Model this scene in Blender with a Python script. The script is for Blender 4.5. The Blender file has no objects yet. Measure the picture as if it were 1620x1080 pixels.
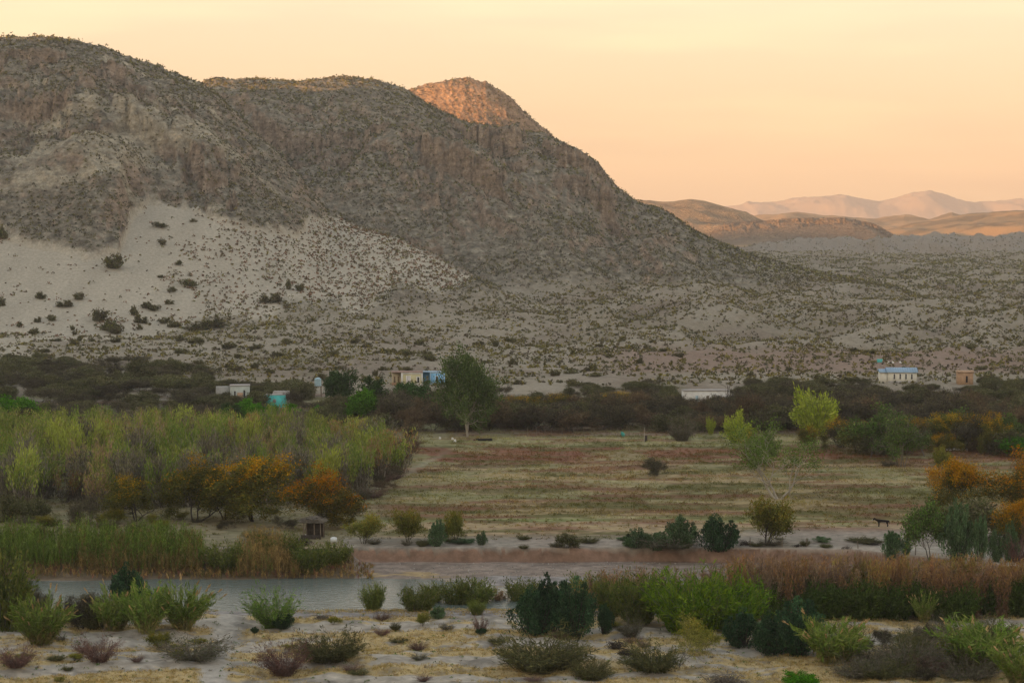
import bpy, math, random
import numpy as np
R = math.radians
sc = bpy.context.scene
COL = sc.collection
F = 3150.0; CZ = 40.0; PIT = math.atan(150 / F); CP, SP = math.cos(PIT), math.sin(PIT)

# ------------------------------------------------------------------ noise
def _hash(ix, iy, seed):
    h = (ix.astype(np.int64) * 374761393 + iy.astype(np.int64) * 668265263 + seed * 974634777) & 0xffffffff
    h = ((h ^ (h >> 13)) * 1274126177) & 0xffffffff
    return (h ^ (h >> 16)) & 255
_GC = np.cos(np.arange(256) * 2 * math.pi / 256); _GS = np.sin(np.arange(256) * 2 * math.pi / 256)
def pn(x, y, seed=0):
    ix = np.floor(x); iy = np.floor(y); fx = x - ix; fy = y - iy
    ux = fx * fx * fx * (fx * (fx * 6 - 15) + 10); uy = fy * fy * fy * (fy * (fy * 6 - 15) + 10)
    def g(dx, dy):
        a = _hash(ix + dx, iy + dy, seed)
        return _GC[a] * (fx - dx) + _GS[a] * (fy - dy)
    a = g(0, 0); b = g(1, 0); c = g(0, 1); d = g(1, 1)
    return (a + (b - a) * ux) * (1 - uy) + (c + (d - c) * ux) * uy
def fbm(x, y, o=4, seed=0, gain=.5):
    s = 0; a = 1.0; f = 1.0
    for i in range(o):
        s = s + a * pn(x * f + 17.3 * i, y * f - 9.1 * i, seed + i); a *= gain; f *= 2.03
    return s * 1.5
def ridg(x, y, o=4, seed=0, gain=.5):
    s = 0; a = 1.0; f = 1.0
    for i in range(o):
        s = s + a * (1 - 2.2 * np.abs(pn(x * f + 5.3 * i, y * f - 3.1 * i, seed + i))); a *= gain; f *= 2.03
    return s * .6
def ss(x, a, b):
    t = np.clip((x - a) / (b - a), 0, 1); return t * t * (3 - 2 * t)
def smax(a, b, k):
    h = np.clip(.5 + .5 * (a - b) / k, 0, 1)
    return b + (a - b) * h + k * h * (1 - h)

# ------------------------------------------------------------------ camera maths
def slope_v(v):
    b = (540 - v) / F
    return (b * CP - SP) / (CP + b * SP)
def proj_v(y, z):
    dz = z - CZ
    return 540 - F * (y * SP + dz * CP) / (y * CP - dz * SP)

# ------------------------------------------------------------------ terrain height
def base_h(y):
    return np.interp(y, [-3000, 5, 20, 35, 50, 65, 450, 500, 540, 1000, 2000, 3000, 9000],
                     [60, 38.2, 34, 19, 6, 0, 0, 3.0, 4, 13.5, 34, 46, 80])
def far_water(u):
    return np.interp(u, [-3000, 680, 780, 1350, 1620, 4000], [246, 246, 237, 237, 231, 231])
def cliff_y(u):
    return np.interp(u, [-3000, 1100, 1350, 1620, 4000], [257, 257, 255, 241, 239])
def cliff_n(x, u): return cliff_y(u) + .7 * pn(x / 7, x * 0 + .5, 4) + .3 * pn(x / 1.9, x * 0, 9)
def tab(u, t): return np.interp(u, [p[0] for p in t], [p[1] for p in t])
LAYERS = [
 # name, crest [(u,v)], crest depth [(u,y)], foot depth [(u,y)], rounding
 ('A', [(-2500,60),(-900,-20),(-400,40),(-150,72),(0,66),(90,64),(160,78),(220,100),(290,124),(340,150),(400,212),(460,272),(520,335),(600,364),(690,400),(780,454),(860,492),(960,530),(1010,600)],
       [(-2500,1150),(0,1120),(300,1110),(520,985),(690,905),(780,860),(960,800)],
       [(-2500,640),(0,680),(300,690),(600,700),(780,720),(960,740)], .5),
 ('B', [(150,260),(250,165),(300,146),(345,133),(400,128),(470,130),(545,122),(590,126),(640,141),(700,178),(760,205),(800,207),(860,213),(900,236),(945,262),(975,300),(1010,325),(1100,366),(1200,403),(1300,426),(1420,450),(1500,480)],
       [(150,1350),(545,1350),(860,1290),(1000,1240),(1200,1140),(1420,1050)],
       [(150,900),(700,860),(1000,900),(1200,880),(1420,860)], .45),
 ('C', [(560,260),(600,175),(650,142),(690,132),(735,125),(770,132),(800,150),(830,180),(860,205),(900,240),(960,300),(1000,360),(1030,460),(1060,700)],
       [(560,1560),(1000,1600)], [(560,1465),(1000,1450)], .8),
 ('K', [(880,345),(960,325),(1010,321),(1040,323),(1090,323),(1130,329),(1180,340),(1230,368),(1290,388)], [(880,3300),(1290,3300)], [(880,2750),(1290,2700)], .4),
 ('M', [(1095,392),(1120,372),(1145,355),(1175,351),(1300,347),(1350,349),(1385,358),(1420,378),(1450,392)], [(1095,2600),(1450,2500)], [(1095,2330),(1450,2250)], .95),
 ('L', [(1180,352),(1210,345),(1260,340),(1300,346),(1350,350),(1390,350),(1430,346),(1470,352),(1505,342),(1540,352),(1590,348)], [(1180,4300),(1600,4300)], [(1180,3800),(1600,3700)], .5),
 ('N', [(1330,392),(1400,372),(1450,360),(1500,352),(1540,347),(1580,342),(1620,339),(1700,332),(2000,310),(3500,300)], [(1330,3300),(1620,3200),(3500,3000)], [(1330,2500),(1620,2300),(3500,2200)], .25),
 ('O', [(1090,440),(1150,415),(1215,405),(1260,400),(1330,398),(1420,392),(1500,388),(1620,389),(2400,385)], [(1090,1950),(2400,2000)], [(1090,1820),(2400,1760)], .7),
 ('E', [(1080,345),(1160,333),(1200,327),(1240,322),(1300,313),(1335,309),(1365,314),(1390,319),(1415,316),(1440,310),(1470,308),(1500,314),(1540,322),(1580,322),(1650,325),(2000,318),(2800,330)], [(1080,8600),(2800,8600)], [(1080,7400),(2800,7400)], .5),
]
SUN_AZ = (-0.78, -0.626)
def shade_ridge(x, y):  # unseen ridge added towards the sun, its height shaped to shade the valley
    cx, cy = -1300.0, 400.0; sx, sy = SUN_AZ; px, py = -sy, sx
    t = (x - cx) * px + (y - cy) * py; d = (x - cx) * sx + (y - cy) * sy
    H = np.interp(t, [-2400, -1500, -900, -640, -330, -150, 0, 130, 400, 900, 1600, 2600], [90, 170, 250, 273, 250, 232, 238, 262, 262, 245, 215, 120])
    w = np.where(d < 0, 420.0, 800.0)
    return H * (1 - ss(np.abs(d) / w, 0, 1)) - 3
SAND_TOP = [(-900,330),(-200,345),(0,362),(60,390),(140,412),(188,405),(205,352),(240,322),(300,332),(400,362),(468,374),(490,348),(560,350),(620,374),(700,404),(780,452),(840,478)]
SAND_BOT = [(-900,575),(0,560),(150,545),(250,520),(400,492),(600,468),(700,460),(780,458),(840,478)]
def terrain(x, y, full=False):
    yy = np.maximum(y, 1.0)
    u = np.clip(810 + F * x / yy, -2500, 3400)
    u = np.where(y < 60, np.clip(u, -1200, 2800), u)
    h = base_h(y)
    # flood plain relief and river
    flat = 1 - ss(y, 430, 520)
    n1 = fbm(x / 14, y / 9, 3, 5)
    near = (1 - ss(y, 214, 222)) * ss(y, 60, 90)
    mead = ss(y, 262, 285) * flat
    h = h + near * (n1 * .45 + .25 * fbm(x / 3.1, y / 2.0, 2, 8))
    yf = far_water(u) + 1.6 * pn(x / 9, x * 0 + 3.3, 3); yc = cliff_n(x, u)
    wl = 1 - ss(u, 540, 575)                       # soft reedy bank on the left
    far_lvl = 1.0
    bar = np.where(y < yf, -1.55, -1.55 + .75 * ss(y, yf, yc - 1)) + .10 * n1
    cl = -.8 + (far_lvl + .8) * ss(y, yc - .4, yc + .2) + .12 * ss(y, yc + .3, yc + 5)
    steep = np.where(y < yc - .6, bar, cl)
    soft = -1.55 + 2.65 * ss(y, yf, yf + 13) + .12 * n1
    fr = soft * wl + steep * (1 - wl)
    bedf = np.where(y > yf - 3, -2.3 + .75 * ss(y, yf - 3, yf), -2.3)
    ch = np.where(y < yf, bedf, fr)
    nearbank = -2.3 * ss(y, 216 + 1.5 * pn(x / 12, x * 0, 31), 230)
    ch2 = np.where(y < 231, np.maximum(nearbank, -2.3), ch)
    riv = ss(y, 213, 216) * (1 - ss(y, 262, 300))
    h = np.where((y > 60) & (y < 300), h * (1 - riv) + np.where(y < 231, nearbank + near * 0, ch2) * riv, h)
    h = h + np.where(y >= 262, 1.1 * ss(y, 262, 300) * (1 - ss(y, 440, 500)), 0)
    h = h + mead * (.18 * n1)
    # terrace and foothills
    hill = ss(y, 560, 700)
    uf = ss(u, 560, 900)
    gul = ridg(x / 72 + .3 * fbm(x / 90, y / 90, 2, 61), y / 130, 4, 21, .5)
    h = h + ss(y, 500, 560) * .5 * n1
    h = h + hill * (1 - .6 * ss(y, 1500, 2600)) * (gul * 9.5 - 5 + 5 * fbm(x / 170, y / 120, 2, 41)) * (.45 + .55 * uf)
    wash = ss(y, 560, 610) * (1 - ss(y, 900, 1300))
    h = h + wash * 1.5 * ridg(x / 21, y / 30, 3, 77)
    hb = h.copy()
    front = (1 - ss(np.abs(np.arctan2(x, y)), R(33), R(45))) * (y > 60)
    mt = np.zeros_like(h); tt = np.zeros_like(h)
    sandv = np.zeros_like(h)
    zAraw = None
    if not np.any(front > 0): full_ = (h, u, sandv, mt, tt)
    X0, Y0, U0 = x, y, u; H0 = h; br_h = None
    nz_all = None
    sel_abc = np.nonzero((front > 0) & (y > 600) & (y < 2600))[0]
    def nz(fn, sel):
        r = np.zeros(len(X0)); 
        if len(sel): r[sel] = fn(X0[sel], Y0[sel])
        return r
    big = nz(lambda x, y: fbm(x / 150, y / 150, 3, 100), sel_abc); gl = nz(lambda x, y: ridg(x / 75 + .5 * big[sel_abc], y / 260, 4, 121, .55), sel_abc); fine = nz(lambda x, y: ridg(x / 13, y / 13, 3, 151, .6), sel_abc)
    rock = nz(lambda x, y: ridg(x / 5.2, y / 9, 2, 171), sel_abc)
    MID = nz(lambda x, y: ridg(x / 34, y / 44, 3, 161, .55), sel_abc)
    BIG, GL_, FINE, ROCK, HB, FRONT, YY, SANDV, MTA, TTA = big, gl, fine, rock, hb, front, yy, sandv, mt, tt
    for k, (nm, cr, cy_, fy_, rd) in enumerate(LAYERS):
        q = (FRONT > 0) & (Y0 > min(p[1] for p in fy_) - 30) & (U0 > (cr[0][0] if nm in 'KML' else cr[0][0] - 200))
        if nm in 'ABC': q &= Y0 < 3400
        if nm in 'KML': q &= U0 < cr[-1][0]
        q = np.nonzero(q)[0]
        if not len(q): continue
        x, y, u, h, hb, front, yy, sandv, mt, tt, big, gl, fine, rock, mid = [z_[q] for z_ in (X0, Y0, U0, H0, HB, FRONT, YY, SANDV, MTA, TTA, BIG, GL_, FINE, ROCK, MID)]
        cy = tab(u, cy_); fy = tab(u, fy_); vc = tab(u, cr) + (6 if nm in 'AB' else 3 if nm == 'C' else 0)
        zc = CZ + slope_v(vc) * cy; zf = base_h(fy) - 2
        t = (y - fy) / (cy - fy); tc = np.clip(t, 0, 1)
        s = tc * tc * (3 - 2 * tc)
        if nm in 'MC': f = (1 - rd) * tc + rd * ss(tc, .15 if nm == 'M' else 0, 1)
        elif nm == 'N': f = tc
        elif nm == 'E': f = .4 * tc + .6 * (1 - (1 - tc) ** 2)
        else: f = (1 - rd) * tc + rd * s
        z = zf + (zc - zf) * f
        if nm == 'A':
            vv = proj_v(yy, z + 0 * y)
            sandv = ss(vv - tab(u, SAND_TOP) + 9 * fbm(x / 22, y / 22, 3, 200), -3, 5) * (1 - ss(vv - tab(u, SAND_BOT) + 26 * fbm(x / 24, y / 60, 3, 205), -24, 26)) * (1 - ss(u, 760, 835)) * (t < 1.02)
            sw = 1 - .8 * ss(vv - tab(u, SAND_TOP), -75, -5) * (u < 900)
            z = z + (1 - sandv) * sw * np.sin(np.pi * np.clip(tc, 0, 1)) * (big * 12 + gl * 13 - 4)
            z = z + (1 - sandv) * (np.clip(t, 0, .3) / .3) * (fine * 2.0 + rock * .9 + mid * 2.6 * sw)
            z = z + sandv * np.clip(t * 4, 0, 1) * (fbm(x / 40, y / 90, 2, 220) * 1.6)
            z = z - (1 - sandv) * 5.0 * ss(t, .1, .5) * (u < 700) * 0
        elif nm in 'BC':
            fl_ = 1 - .85 * ss(u, 1000, 1250) * (nm == 'B')
            z = z + np.sin(np.pi * tc) * (big * 12 + gl * (17 if nm == 'B' else 8) - 4) * fl_ + np.clip(t * 4, 0, 1) * (fine * 2.3 + rock * .9 + mid * 2.8 * np.clip((1.05 - t) * 6, .3, 1)) * fl_
        elif nm in 'KLN':
            z = z + np.clip(tc * 3, 0, 1) * (ridg(x / 230, y / 230, 4, 300 + k) * 26 * (.4 + .6 * np.sin(np.pi * tc)) - 14 * np.sin(np.pi * tc))
        elif nm == 'M':
            z = z + np.clip(tc * 3, 0, 1) * (ridg(x / 60, y / 60, 3, 310) * 1.6)
        elif nm == 'O':
            z = z + np.clip(tc * 3, 0, 1) * (ridg(x / 60, y / 90, 4, 320, .6) * 15 * np.sin(np.pi * np.clip(tc * .8 + .05, 0, 1)))
        elif nm == 'E':
            z = z + np.sin(np.pi * tc) * (ridg(x / 420, y / 900, 4, 330, .6) * 45)
        # cliff bands with fluted faces
        if nm in 'ABCM':
            for (t0, amp, sd, ulo, uhi) in {'A': [(.72, 7, 7, -900, 300), (.55, 8, 8, -900, 440)],
                                  'B': [(.62, 15, 9, 690, 1000), (.46, 13, 10, 640, 830), (.60, 9, 13, 340, 640), (.28, 12, 15, 640, 720)],
                                  'C': [(.55, 16, 14, 650, 900)], 'M': [(.8, 6, 16, 1100, 1430)]}[nm]:
                sc_ = 26.0 if nm != 'M' else 60.0
                flu = .020 * ridg(x / (sc_ * .3), y / 200, 3, 400 + sd, .6) + .05 * fbm(x / 70, y / 90, 2, 420 + sd)
                m = ss(fbm(x / 26, y / 50, 4, 440 + sd, .65) + (.5 if nm == 'A' else .62) * ss(u, ulo, ulo + 50) * (1 - ss(u, uhi - 40, uhi)), .40, .62) * ss(u, ulo - 30, ulo + 30) * (1 - ss(u, uhi - 30, uhi + 30))
                if nm in 'A': m = m * (1 - sandv)
                d = t - t0 - flu - .05 * np.sin(x / 37.0 + sd)
                z = z + amp * m * (ss(d, -.012, .012) - .5) * (1 - np.clip(np.abs(d) / .16, 0, 1)) * 1.4
        back = {'A': .22, 'B': .18, 'C': .3, 'N': .02, 'O': -.004}.get(nm, .12)
        z = np.where(t > 1, z - back * (y - cy) - (.0009 * (y - cy) ** 2 if nm in 'ABC' else 0), z)
        z = np.where(t < 0, -60 + t * 10, z)
        if nm in 'KMLOE':   # fade outside the crest table
            z = np.where((u < cr[0][0]) | ((u > cr[-1][0]) & (nm not in 'OE')), -60, z)
        z = z * front + (1 - front) * np.where(nm == 'A', z * .5, -60)
        m = z > h
        mt = np.where(m, ss(z - hb, 0, 14), mt); tt = np.where(m, k + 1, tt)
        h = smax(h, z, 2.5 if nm in 'ABC' else 1.0)
        H0[q] = h; MTA[q] = mt; TTA[q] = tt
        if nm == 'A': SANDV[q] = sandv
    x, y, u, h, sandv, mt, tt = X0, Y0, U0, H0, SANDV, MTA, TTA
    br = shade_ridge(x, y) + 18 * fbm(x / 160, y / 160, 3, 500)
    outside = ss(np.abs(np.arctan2(x, y)), R(19), R(24))
    br = br * outside - 60 * (1 - outside)
    h = smax(h, br, 6)
    if full: return h, u, sandv, mt, tt
    return h
def zt(x, y): return float(terrain(np.array([float(x)]), np.array([float(y)]))[0])

# ------------------------------------------------------------------ materials
def newmat(name):
    m = bpy.data.materials.new(name); m.use_nodes = True
    nt = m.node_tree; bs = nt.nodes['Principled BSDF']
    bs.inputs['Roughness'].default_value = .9
    bs.inputs['Specular IOR Level'].default_value = .15
    return m, nt, bs
def N(nt, t, **kw):
    n = nt.nodes.new(t)
    for k, v in kw.items():
        if k in n.inputs: n.inputs[k].default_value = v
        else: setattr(n, k, v)
    return n
def plain(name, c, rough=.85, var=.15, scale=3.0, metal=0):
    m, nt, bs = newmat(name)
    tc = N(nt, 'ShaderNodeTexCoord'); no = N(nt, 'ShaderNodeTexNoise', Scale=scale, Detail=5.0)
    nt.links.new(tc.outputs['Object'], no.inputs['Vector'])
    mr = N(nt, 'ShaderNodeMapRange'); mr.inputs[1].default_value = .3; mr.inputs[2].default_value = .7
    mr.inputs[3].default_value = 1 - var; mr.inputs[4].default_value = 1 + var
    nt.links.new(no.outputs[0], mr.inputs[0])
    vm = N(nt, 'ShaderNodeVectorMath', operation='SCALE'); vm.inputs[0].default_value = c
    nt.links.new(mr.outputs[0], vm.inputs['Scale']); nt.links.new(vm.outputs[0], bs.inputs['Base Color'])
    bs.inputs['Roughness'].default_value = rough; bs.inputs['Metallic'].default_value = metal
    return m
def foliage_mat(name, transl=.25):
    m, nt, bs = newmat(name)
    at = N(nt, 'ShaderNodeAttribute', attribute_name='col')
    oi = N(nt, 'ShaderNodeObjectInfo')
    hs = N(nt, 'ShaderNodeHueSaturation', Saturation=1.12); nt.links.new(at.outputs['Color'], hs.inputs['Color'])
    m1 = N(nt, 'ShaderNodeMapRange'); m1.inputs[3].default_value = .78; m1.inputs[4].default_value = 1.25
    nt.links.new(oi.outputs['Random'], m1.inputs[0]); nt.links.new(m1.outputs[0], hs.inputs['Value'])
    mm = N(nt, 'ShaderNodeMath', operation='MULTIPLY'); mm.inputs[1].default_value = 7.13
    fr = N(nt, 'ShaderNodeMath', operation='FRACT'); nt.links.new(oi.outputs['Random'], mm.inputs[0]); nt.links.new(mm.outputs[0], fr.inputs[0])
    m2 = N(nt, 'ShaderNodeMapRange'); m2.inputs[3].default_value = .492; m2.inputs[4].default_value = .510
    nt.links.new(fr.outputs[0], m2.inputs[0]); nt.links.new(m2.outputs[0], hs.inputs['Hue'])
    nt.links.new(hs.outputs[0], bs.inputs['Base Color'])
    tr = N(nt, 'ShaderNodeBsdfTranslucent'); nt.links.new(hs.outputs[0], tr.inputs[0])
    mx = N(nt, 'ShaderNodeMixShader', Fac=transl); out = nt.nodes['Material Output']
    nt.links.new(bs.outputs[0], mx.inputs[1]); nt.links.new(tr.outputs[0], mx.inputs[2]); nt.links.new(mx.outputs[0], out.inputs[0])
    return m
M = {}
M['leaf'] = foliage_mat('leaf'); M['scrub'] = foliage_mat('scrub_leaf', .1)
M['bark'] = plain('grey_bark', (.19, .17, .145), .95, .35, 6); M['darkbark'] = plain('dark_bark', (.06, .05, .042), .95, .3, 6)
M['palebark'] = plain('pale_bark', (.42, .38, .32), .95, .25, 4)
M['canestem'] = plain('cane_stem', (.24, .25, .09), .9, .25, 5)
M['redbark'] = plain('red_bark', (.14, .075, .06), .95, .25, 6)
gm, nt, bs = newmat('ground')
rf = N(nt, 'ShaderNodeAttribute', attribute_name='rocky')
at = N(nt, 'ShaderNodeAttribute', attribute_name='col'); tc = N(nt, 'ShaderNodeNewGeometry')
n1 = N(nt, 'ShaderNodeTexNoise', Scale=.9, Detail=6.0, Roughness=.7); nt.links.new(tc.outputs['Position'], n1.inputs['Vector'])
mr = N(nt, 'ShaderNodeMapRange'); mr.inputs[1].default_value = .3; mr.inputs[2].default_value = .7; mr.inputs[3].default_value = .72; mr.inputs[4].default_value = 1.28
nt.links.new(n1.outputs[0], mr.inputs[0])
vm = N(nt, 'ShaderNodeVectorMath', operation='SCALE'); nt.links.new(at.outputs['Color'], vm.inputs[0]); nt.links.new(mr.outputs[0], vm.inputs['Scale'])
n3 = N(nt, 'ShaderNodeTexNoise', Scale=.22, Detail=9.0, Roughness=.78); nt.links.new(tc.outputs['Position'], n3.inputs['Vector'])
m3 = N(nt, 'ShaderNodeMapRange'); m3.inputs[1].default_value = .36; m3.inputs[2].default_value = .64; m3.inputs[3].default_value = .45; m3.inputs[4].default_value = 1.5; nt.links.new(n3.outputs[0], m3.inputs[0])
x3 = N(nt, 'ShaderNodeMix'); nt.links.new(rf.outputs['Fac'], x3.inputs[0]); x3.inputs[2].default_value = 1; nt.links.new(m3.outputs[0], x3.inputs[3])
v3 = N(nt, 'ShaderNodeVectorMath', operation='SCALE'); nt.links.new(vm.outputs[0], v3.inputs[0]); nt.links.new(x3.outputs[0], v3.inputs['Scale']); nt.links.new(v3.outputs[0], bs.inputs['Base Color'])
n2 = N(nt, 'ShaderNodeTexNoise', Scale=1.7, Detail=5.0); nt.links.new(tc.outputs['Position'], n2.inputs['Vector'])
bp = N(nt, 'ShaderNodeBump', Strength=.5, Distance=.25); nt.links.new(n2.outputs[0], bp.inputs['Height']); mps = N(nt, 'ShaderNodeMapping'); mps.inputs['Scale'].default_value = (.03, .03, .42); mps.inputs['Rotation'].default_value = (.05, .08, 0); nt.links.new(tc.outputs['Position'], mps.inputs[0])
n5 = N(nt, 'ShaderNodeTexNoise', Scale=1.0, Detail=5.0, Roughness=.7); nt.links.new(mps.outputs[0], n5.inputs['Vector'])
m5 = N(nt, 'ShaderNodeMapRange'); m5.inputs[1].default_value = .38; m5.inputs[2].default_value = .62; m5.inputs[3].default_value = .86; m5.inputs[4].default_value = 1.14; nt.links.new(n5.outputs[0], m5.inputs[0])
x5 = N(nt, 'ShaderNodeMix'); nt.links.new(rf.outputs['Fac'], x5.inputs[0]); x5.inputs[2].default_value = 1; nt.links.new(m5.outputs[0], x5.inputs[3])
v5 = N(nt, 'ShaderNodeVectorMath', operation='SCALE'); nt.links.new(v3.outputs[0], v5.inputs[0]); nt.links.new(x5.outputs[0], v5.inputs['Scale']); nt.links.new(v5.outputs[0], bs.inputs['Base Color'])
n4 = N(nt, 'ShaderNodeTexVoronoi', Scale=.30); n4.feature = 'F1'; nt.links.new(tc.outputs['Position'], n4.inputs['Vector'])
a4 = N(nt, 'ShaderNodeMath', operation='ADD'); nt.links.new(n4.outputs['Distance'], a4.inputs[0]); nt.links.new(n3.outputs[0], a4.inputs[1])
b4 = N(nt, 'ShaderNodeBump', Distance=2.6); nt.links.new(rf.outputs['Fac'], b4.inputs['Strength']); nt.links.new(a4.outputs[0], b4.inputs['Height']); nt.links.new(bp.outputs[0], b4.inputs['Normal']); nt.links.new(b4.outputs[0], bs.inputs['Normal'])
bs.inputs['Specular IOR Level'].default_value = .05
M['ground'] = gm

# ------------------------------------------------------------------ mesh helpers
def mesh_np(name, V, Fq, mat, cols=None, parent=None, smooth=False, link=True):
    me = bpy.data.meshes.new(name)
    V = np.ascontiguousarray(V, dtype=np.float32)
    nF, k = Fq.shape
    me.vertices.add(len(V)); me.vertices.foreach_set('co', V.ravel())
    me.loops.add(nF * k); me.loops.foreach_set('vertex_index', np.ascontiguousarray(Fq, dtype=np.int32).ravel())
    me.polygons.add(nF); me.polygons.foreach_set('loop_start', np.arange(0, nF * k, k, dtype=np.int32))
    me.polygons.foreach_set('loop_total', np.full(nF, k, dtype=np.int32))
    if smooth: me.polygons.foreach_set('use_smooth', np.ones(nF, dtype=bool))
    me.update(calc_edges=True)
    if cols is not None:
        a = me.color_attributes.new('col', 'FLOAT_COLOR', 'POINT')
        c4 = np.ones((len(V), 4), dtype=np.float32); c4[:, :3] = cols
        a.data.foreach_set('color', c4.ravel())
    if mat: me.materials.append(mat)
    if not link: return me
    o = bpy.data.objects.new(name, me); COL.objects.link(o)
    if parent: o.parent = parent
    return o
def tag(o, label=None, cat=None, group=None, kind=None):
    if label: o['label'] = label
    if cat: o['category'] = cat
    if group: o['group'] = group
    if kind: o['kind'] = kind
    return o
def empty(name, loc, rz=0, label=None, cat=None, group=None):
    o = bpy.data.objects.new(name, None); COL.objects.link(o); o.location = loc; o.rotation_euler = (0, 0, rz)
    o.empty_display_size = .3
    return tag(o, label, cat, group)
BOXF = np.array([[0,1,3,2],[4,6,7,5],[0,4,5,1],[2,3,7,6],[0,2,6,4],[1,5,7,3]])
class MB:
    def __init__(s): s.V = []; s.F = []; s.n = 0
    def add(s, V, Fq):
        s.V.append(np.asarray(V, float)); s.F.append(np.asarray(Fq) + s.n); s.n += len(V); return s
    def box(s, x0, x1, y0, y1, z0, z1):
        V = [(x, y, z) for x in (x0, x1) for y in (y0, y1) for z in (z0, z1)]
        return s.add(V, BOXF)
    def tube(s, a, b, r0, r1, n=6):
        a = np.array(a, float); b = np.array(b, float); d = b - a; d /= max(np.linalg.norm(d), 1e-6)
        e = np.cross(d, (0, 0, 1) if abs(d[2]) < .9 else (1, 0, 0)); e /= np.linalg.norm(e); g = np.cross(d, e)
        V = []
        for i in range(n):
            w = 2 * math.pi * i / n; o = math.cos(w) * e + math.sin(w) * g
            V += [a + o * r0, b + o * r1]
        s.add(V, [(2*i, 2*((i+1) % n), 2*((i+1) % n)+1, 2*i+1) for i in range(n)])
        V2 = [a, b]; 
        return s
    def build(s, name, mat, parent=None, smooth=False):
        return mesh_np(name, np.concatenate(s.V), np.concatenate(s.F), mat, None, parent, smooth)
def at(u, v, y0=70, y1=2600):
    """point of the ground that shows at photo pixel (u, v)"""
    b = (540 - v) / F; k = CP + b * SP
    sx = ((u - 810) / F) / k; sz = (b * CP - SP) / k
    ys = np.arange(y0, y1, .25 if y0 < 500 else 1.0); xs = ys * sx
    z = tz(xs, ys); ray = CZ + ys * sz
    hit = np.nonzero(z >= ray)[0]
    i = hit[0] if len(hit) else len(ys) - 1
    return float(xs[i]), float(ys[i]), float(z[i])

# ------------------------------------------------------------------ THE GROUND: one sheet
rng = np.random.default_rng(7)
fine = np.arctan((np.arange(-150, 1770, 2.0) - 810) / F)
a0, a1 = fine[0], fine[-1]
left = a0 - np.cumsum(np.geomspace(R(.08), R(5), 78)); left = left[left > -math.pi + .01]
right = a1 + np.cumsum(np.geomspace(R(.08), R(5), 78)); right = right[right < math.pi - .01]
th = np.concatenate([[-math.pi], left[::-1], fine, right, [math.pi]])
rv = []
y = 140.0
while y < 520: rv.append(y); y += max(.22, 1.25 * y * y / (40 * F))
while y < 1720: rv.append(y); y += 2.0
while y < 2700: rv.append(y); y += 5.0
while y < 4500: rv.append(y); y += 9.0
while y < 9300: rv.append(y); y += 36.0
# denser rows across the cut bank
rv = sorted(set(rv) | set(np.arange(236, 260, .22)))
rho = np.concatenate([np.geomspace(.6, 138, 46), rv])
TH, RH = np.meshgrid(th, rho, indexing='xy')
# rows are lines of constant depth in front, circles elsewhere
kk = 1 / np.cos(np.clip(TH, -R(24), R(24)))
RR = RH * kk
X = (RR * np.sin(TH)).ravel(); Y = (RR * np.cos(TH)).ravel()
Z, U, SAND, MT, TT = terrain(X, Y, True)
nr, nc = TH.shape
Zg = Z.reshape(nr, nc); Xg = X.reshape(nr, nc); Yg = Y.reshape(nr, nc)
dzr = np.gradient(Zg, axis=0) / np.maximum(np.gradient(RR, axis=0), .05)
dxc = np.maximum(np.hypot(np.gradient(Xg, axis=1), np.gradient(Yg, axis=1)), .02)
dzc = np.gradient(Zg, axis=1) / dxc
SL = np.hypot(dzr, dzc).ravel()
V_ = proj_v(np.maximum(Y, 1), Z)
LRH = rho; 
def grid_at(G, x, y):
    x = np.asarray(x, float); y = np.asarray(y, float); t = np.arctan2(x, y)
    i = np.clip(np.searchsorted(rho, y) - 1, 0, nr - 2); j = np.clip(np.searchsorted(th, t) - 1, 0, nc - 2)
    a = np.clip((y - rho[i]) / (rho[i + 1] - rho[i]), 0, 1); b = np.clip((t - th[j]) / (th[j + 1] - th[j]), 0, 1)
    return (G[i, j] * (1 - b) + G[i, j + 1] * b) * (1 - a) + (G[i + 1, j] * (1 - b) + G[i + 1, j + 1] * b) * a
def tz(x, y): return grid_at(Zg, x, y)
def zt(x, y): return float(tz([x], [y])[0])
SANDg = SAND.reshape(nr, nc); MTg = MT.reshape(nr, nc); TTg = TT.reshape(nr, nc)
def mix(a, b, t):
    t = np.asarray(t)[:, None]; return a * (1 - t) + np.asarray(b) * t
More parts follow.
